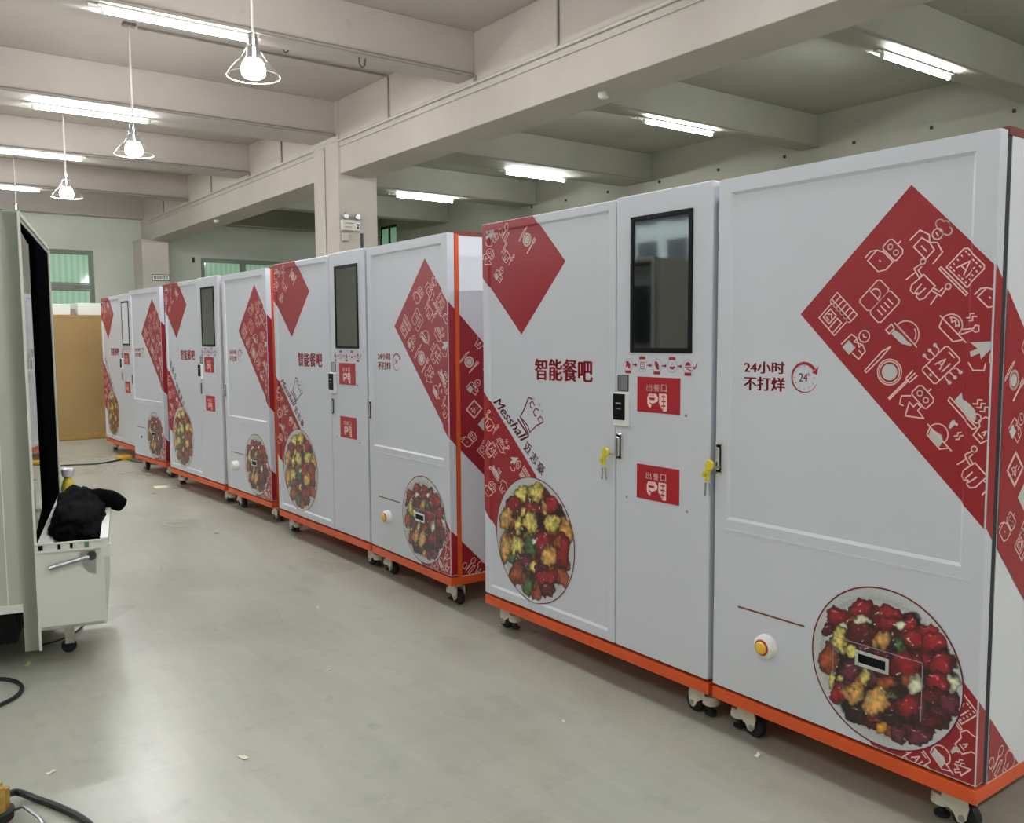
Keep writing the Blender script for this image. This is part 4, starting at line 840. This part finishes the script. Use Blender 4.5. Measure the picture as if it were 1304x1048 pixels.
# ================================================================= carton, boards, cables, scraps
t=thing('cardboard_carton','tall brown cardboard carton standing beyond the farthest order cabinet','carton',(-.55,14.45,0))
MB().box(0,1.45,0,.9,0,1.865).build('carton_body','carton',t,bevel=.01)
MB().box(.36,1.2,-.004,0,.02,.06).box(.60,1.0,-.006,0,.06,.10).build('tape','straw',t); MB().box(.20,.29,-.003,0,.42,.44).build('label_strip','straw',t)
MB().box(-.01,1.46,-.01,.0,1.83,1.868).build('lid_flap','carton',t)
o=MB().box(-.50,.05,14.55,15.2,1.868,2.03).build('foam_block','foam',bevel=.01); tag(o,'left white foam block lying on top of the tall carton','block')
o=MB().box(.15,.85,14.55,15.2,1.868,2.05).build('foam_block','foam',bevel=.01); tag(o,'right white foam block on the carton, touching the far cabinet in the picture','block')
o=MB().box(.05,.15,14.7,15.1,1.868,1.97).build('foam_block','conduitd',bevel=.01); tag(o,'small grey block between the two white foam blocks','block')

def cable(name,label,pts,r,m_='cable'):
    P=[Vector(p) for p in pts]; out=[]
    for i in range(len(P)-1):
        p0,p1,p2,p3=P[max(i-1,0)],P[i],P[i+1],P[min(i+2,len(P)-1)]
        for k in range(8):
            u=k/8; out.append(.5*((2*p1)+(-p0+p2)*u+(2*p0-5*p1+4*p2-p3)*u*u+(-p0+3*p1-3*p2+p3)*u**3))
    out.append(P[-1]); o=MB().tube(out,r,8).build(name,m_,smooth=True); return tag(o,label,'cable')
cable('cable','thick black cable leaving the bundle at the lower left corner',[(-2.235,3.10,.06),(-2.19,3.17,.03),(-2.14,3.12,.012),(-2.09,3.02,.011),(-2.04,2.88,.011),(-2.02,2.72,.011)],.011)
cable('cable','black cable loop on the floor at the left edge, below the display machine',[(-2.35,4.42,.01),(-2.16,4.40,.01),(-2.07,4.33,.01),(-2.04,4.21,.01),(-2.08,4.10,.01),(-2.2,4.02,.01),(-2.4,3.97,.01)],.009)
cable('cable','thin dark cable crossing the far floor to the yellow adapter',[(-1.6,11.6,.008),(-.68,11.55,.008),(-.29,11.45,.008),(-.02,11.60,.008),(.06,11.68,.008)],.010)
cable('cable','thin black wire trailing on the floor under the display machine bin',[(-1.90,4.75,.006),(-1.8,4.78,.006),(-1.72,4.85,.006),(-1.66,4.95,.006)],.004)
cable('cable','thin cable lying under the farthest storage cabinet front',[(.1,11.70,.006),(.12,11.4,.006),(.2,11.1,.006),(.3,10.9,.006)],.008)
o=MB().box(-.0,.16,11.63,11.80,0,.05).build('power_adapter','btn_y',bevel=.01); tag(o,'yellow power adapter on the floor before the farthest cabinets','adapter')
o=MB().box(-.20,-.08,9.16,9.30,0,.006).build('paper_scrap','paper'); tag(o,'white paper lying before the third order cabinet caster','scrap')
def scrap(x,y,s,label,m_='paper'):
    a=random.random()*3; bm_=MB(); c,s_=math.cos(a),math.sin(a)
    q=[(-s,-s*.4,.001),(0,-s*.5,.006),(s,-s*.3,.002),(s*.9,s*.4,.007),(0,s*.35,.002),(-s*.9,s*.5,.005)]
    q2=[(x+a_*c-b_*s_,y+a_*s_+b_*c,z) for a_,b_,z in q]
    n=len(q2); bm_.add(q2+[(p[0],p[1],max(0,p[2]-.001)) for p in q2],[(0,1,4,5),(1,2,3,4),(11,10,7,6),(10,9,8,7)]+[(i,6+i,6+(i+1)%6,(i+1)%6) for i in range(6)])
    tag(bm_.build('paper_scrap',m_),label,'scrap')
scrap(-1.973,4.519,.028,'yellowish scrap on the floor just below the display machine door','ypaper')
scrap(-2.069,3.313,.016,'small white scrap on the floor near the lower left corner')
scrap(-1.501,3.018,.022,'white scrap on the open floor at the lower left')
scrap(-.026,1.92,.018,'pale scrap standing out on the floor below the nearest cabinet')
scrap(-.466,6.55,.012,'tiny scrap on the middle of the aisle floor')
for x,y,l in ((-.40,2.55,'tiny white chip on the floor in the lower middle'),(-1.02,5.9,'tiny white chip left of the aisle middle'),(.0,6.15,'tiny white chip below the second order cabinet'),(-.9,3.6,'tiny white chip on the floor below the second pair'),(-.55,4.5,'tiny white chip on the floor beside the second storage cabinet')): scrap(x,y,.011,l)
# bundle at the lower left corner
t=thing('strapped_bundle','tan slat bundle bound by a black strap, cut off at the lower left corner','bundle',(-2.265,3.05,0))
for k in range(6):
    a=k/6*6.28; r_=.028; MB().tube([(r_*math.cos(a),r_*math.sin(a),0),(r_*1.1*math.cos(a),r_*1.1*math.sin(a),.11+.008*(k%3))],.013,7).build('slat','straw',t,smooth=True)
MB().lathe([(.040,.02),(.052,.018),(.054,.045),(.042,.05),(.040,.02)],20).build('strap','rubber',t,smooth=True)
MB().tube([(.045,0,.03),(.075,-.02,.045),(.11,-.07,.02),(.12,-.12,.008)],.006,6).build('tie_wire','steel',t,smooth=True)
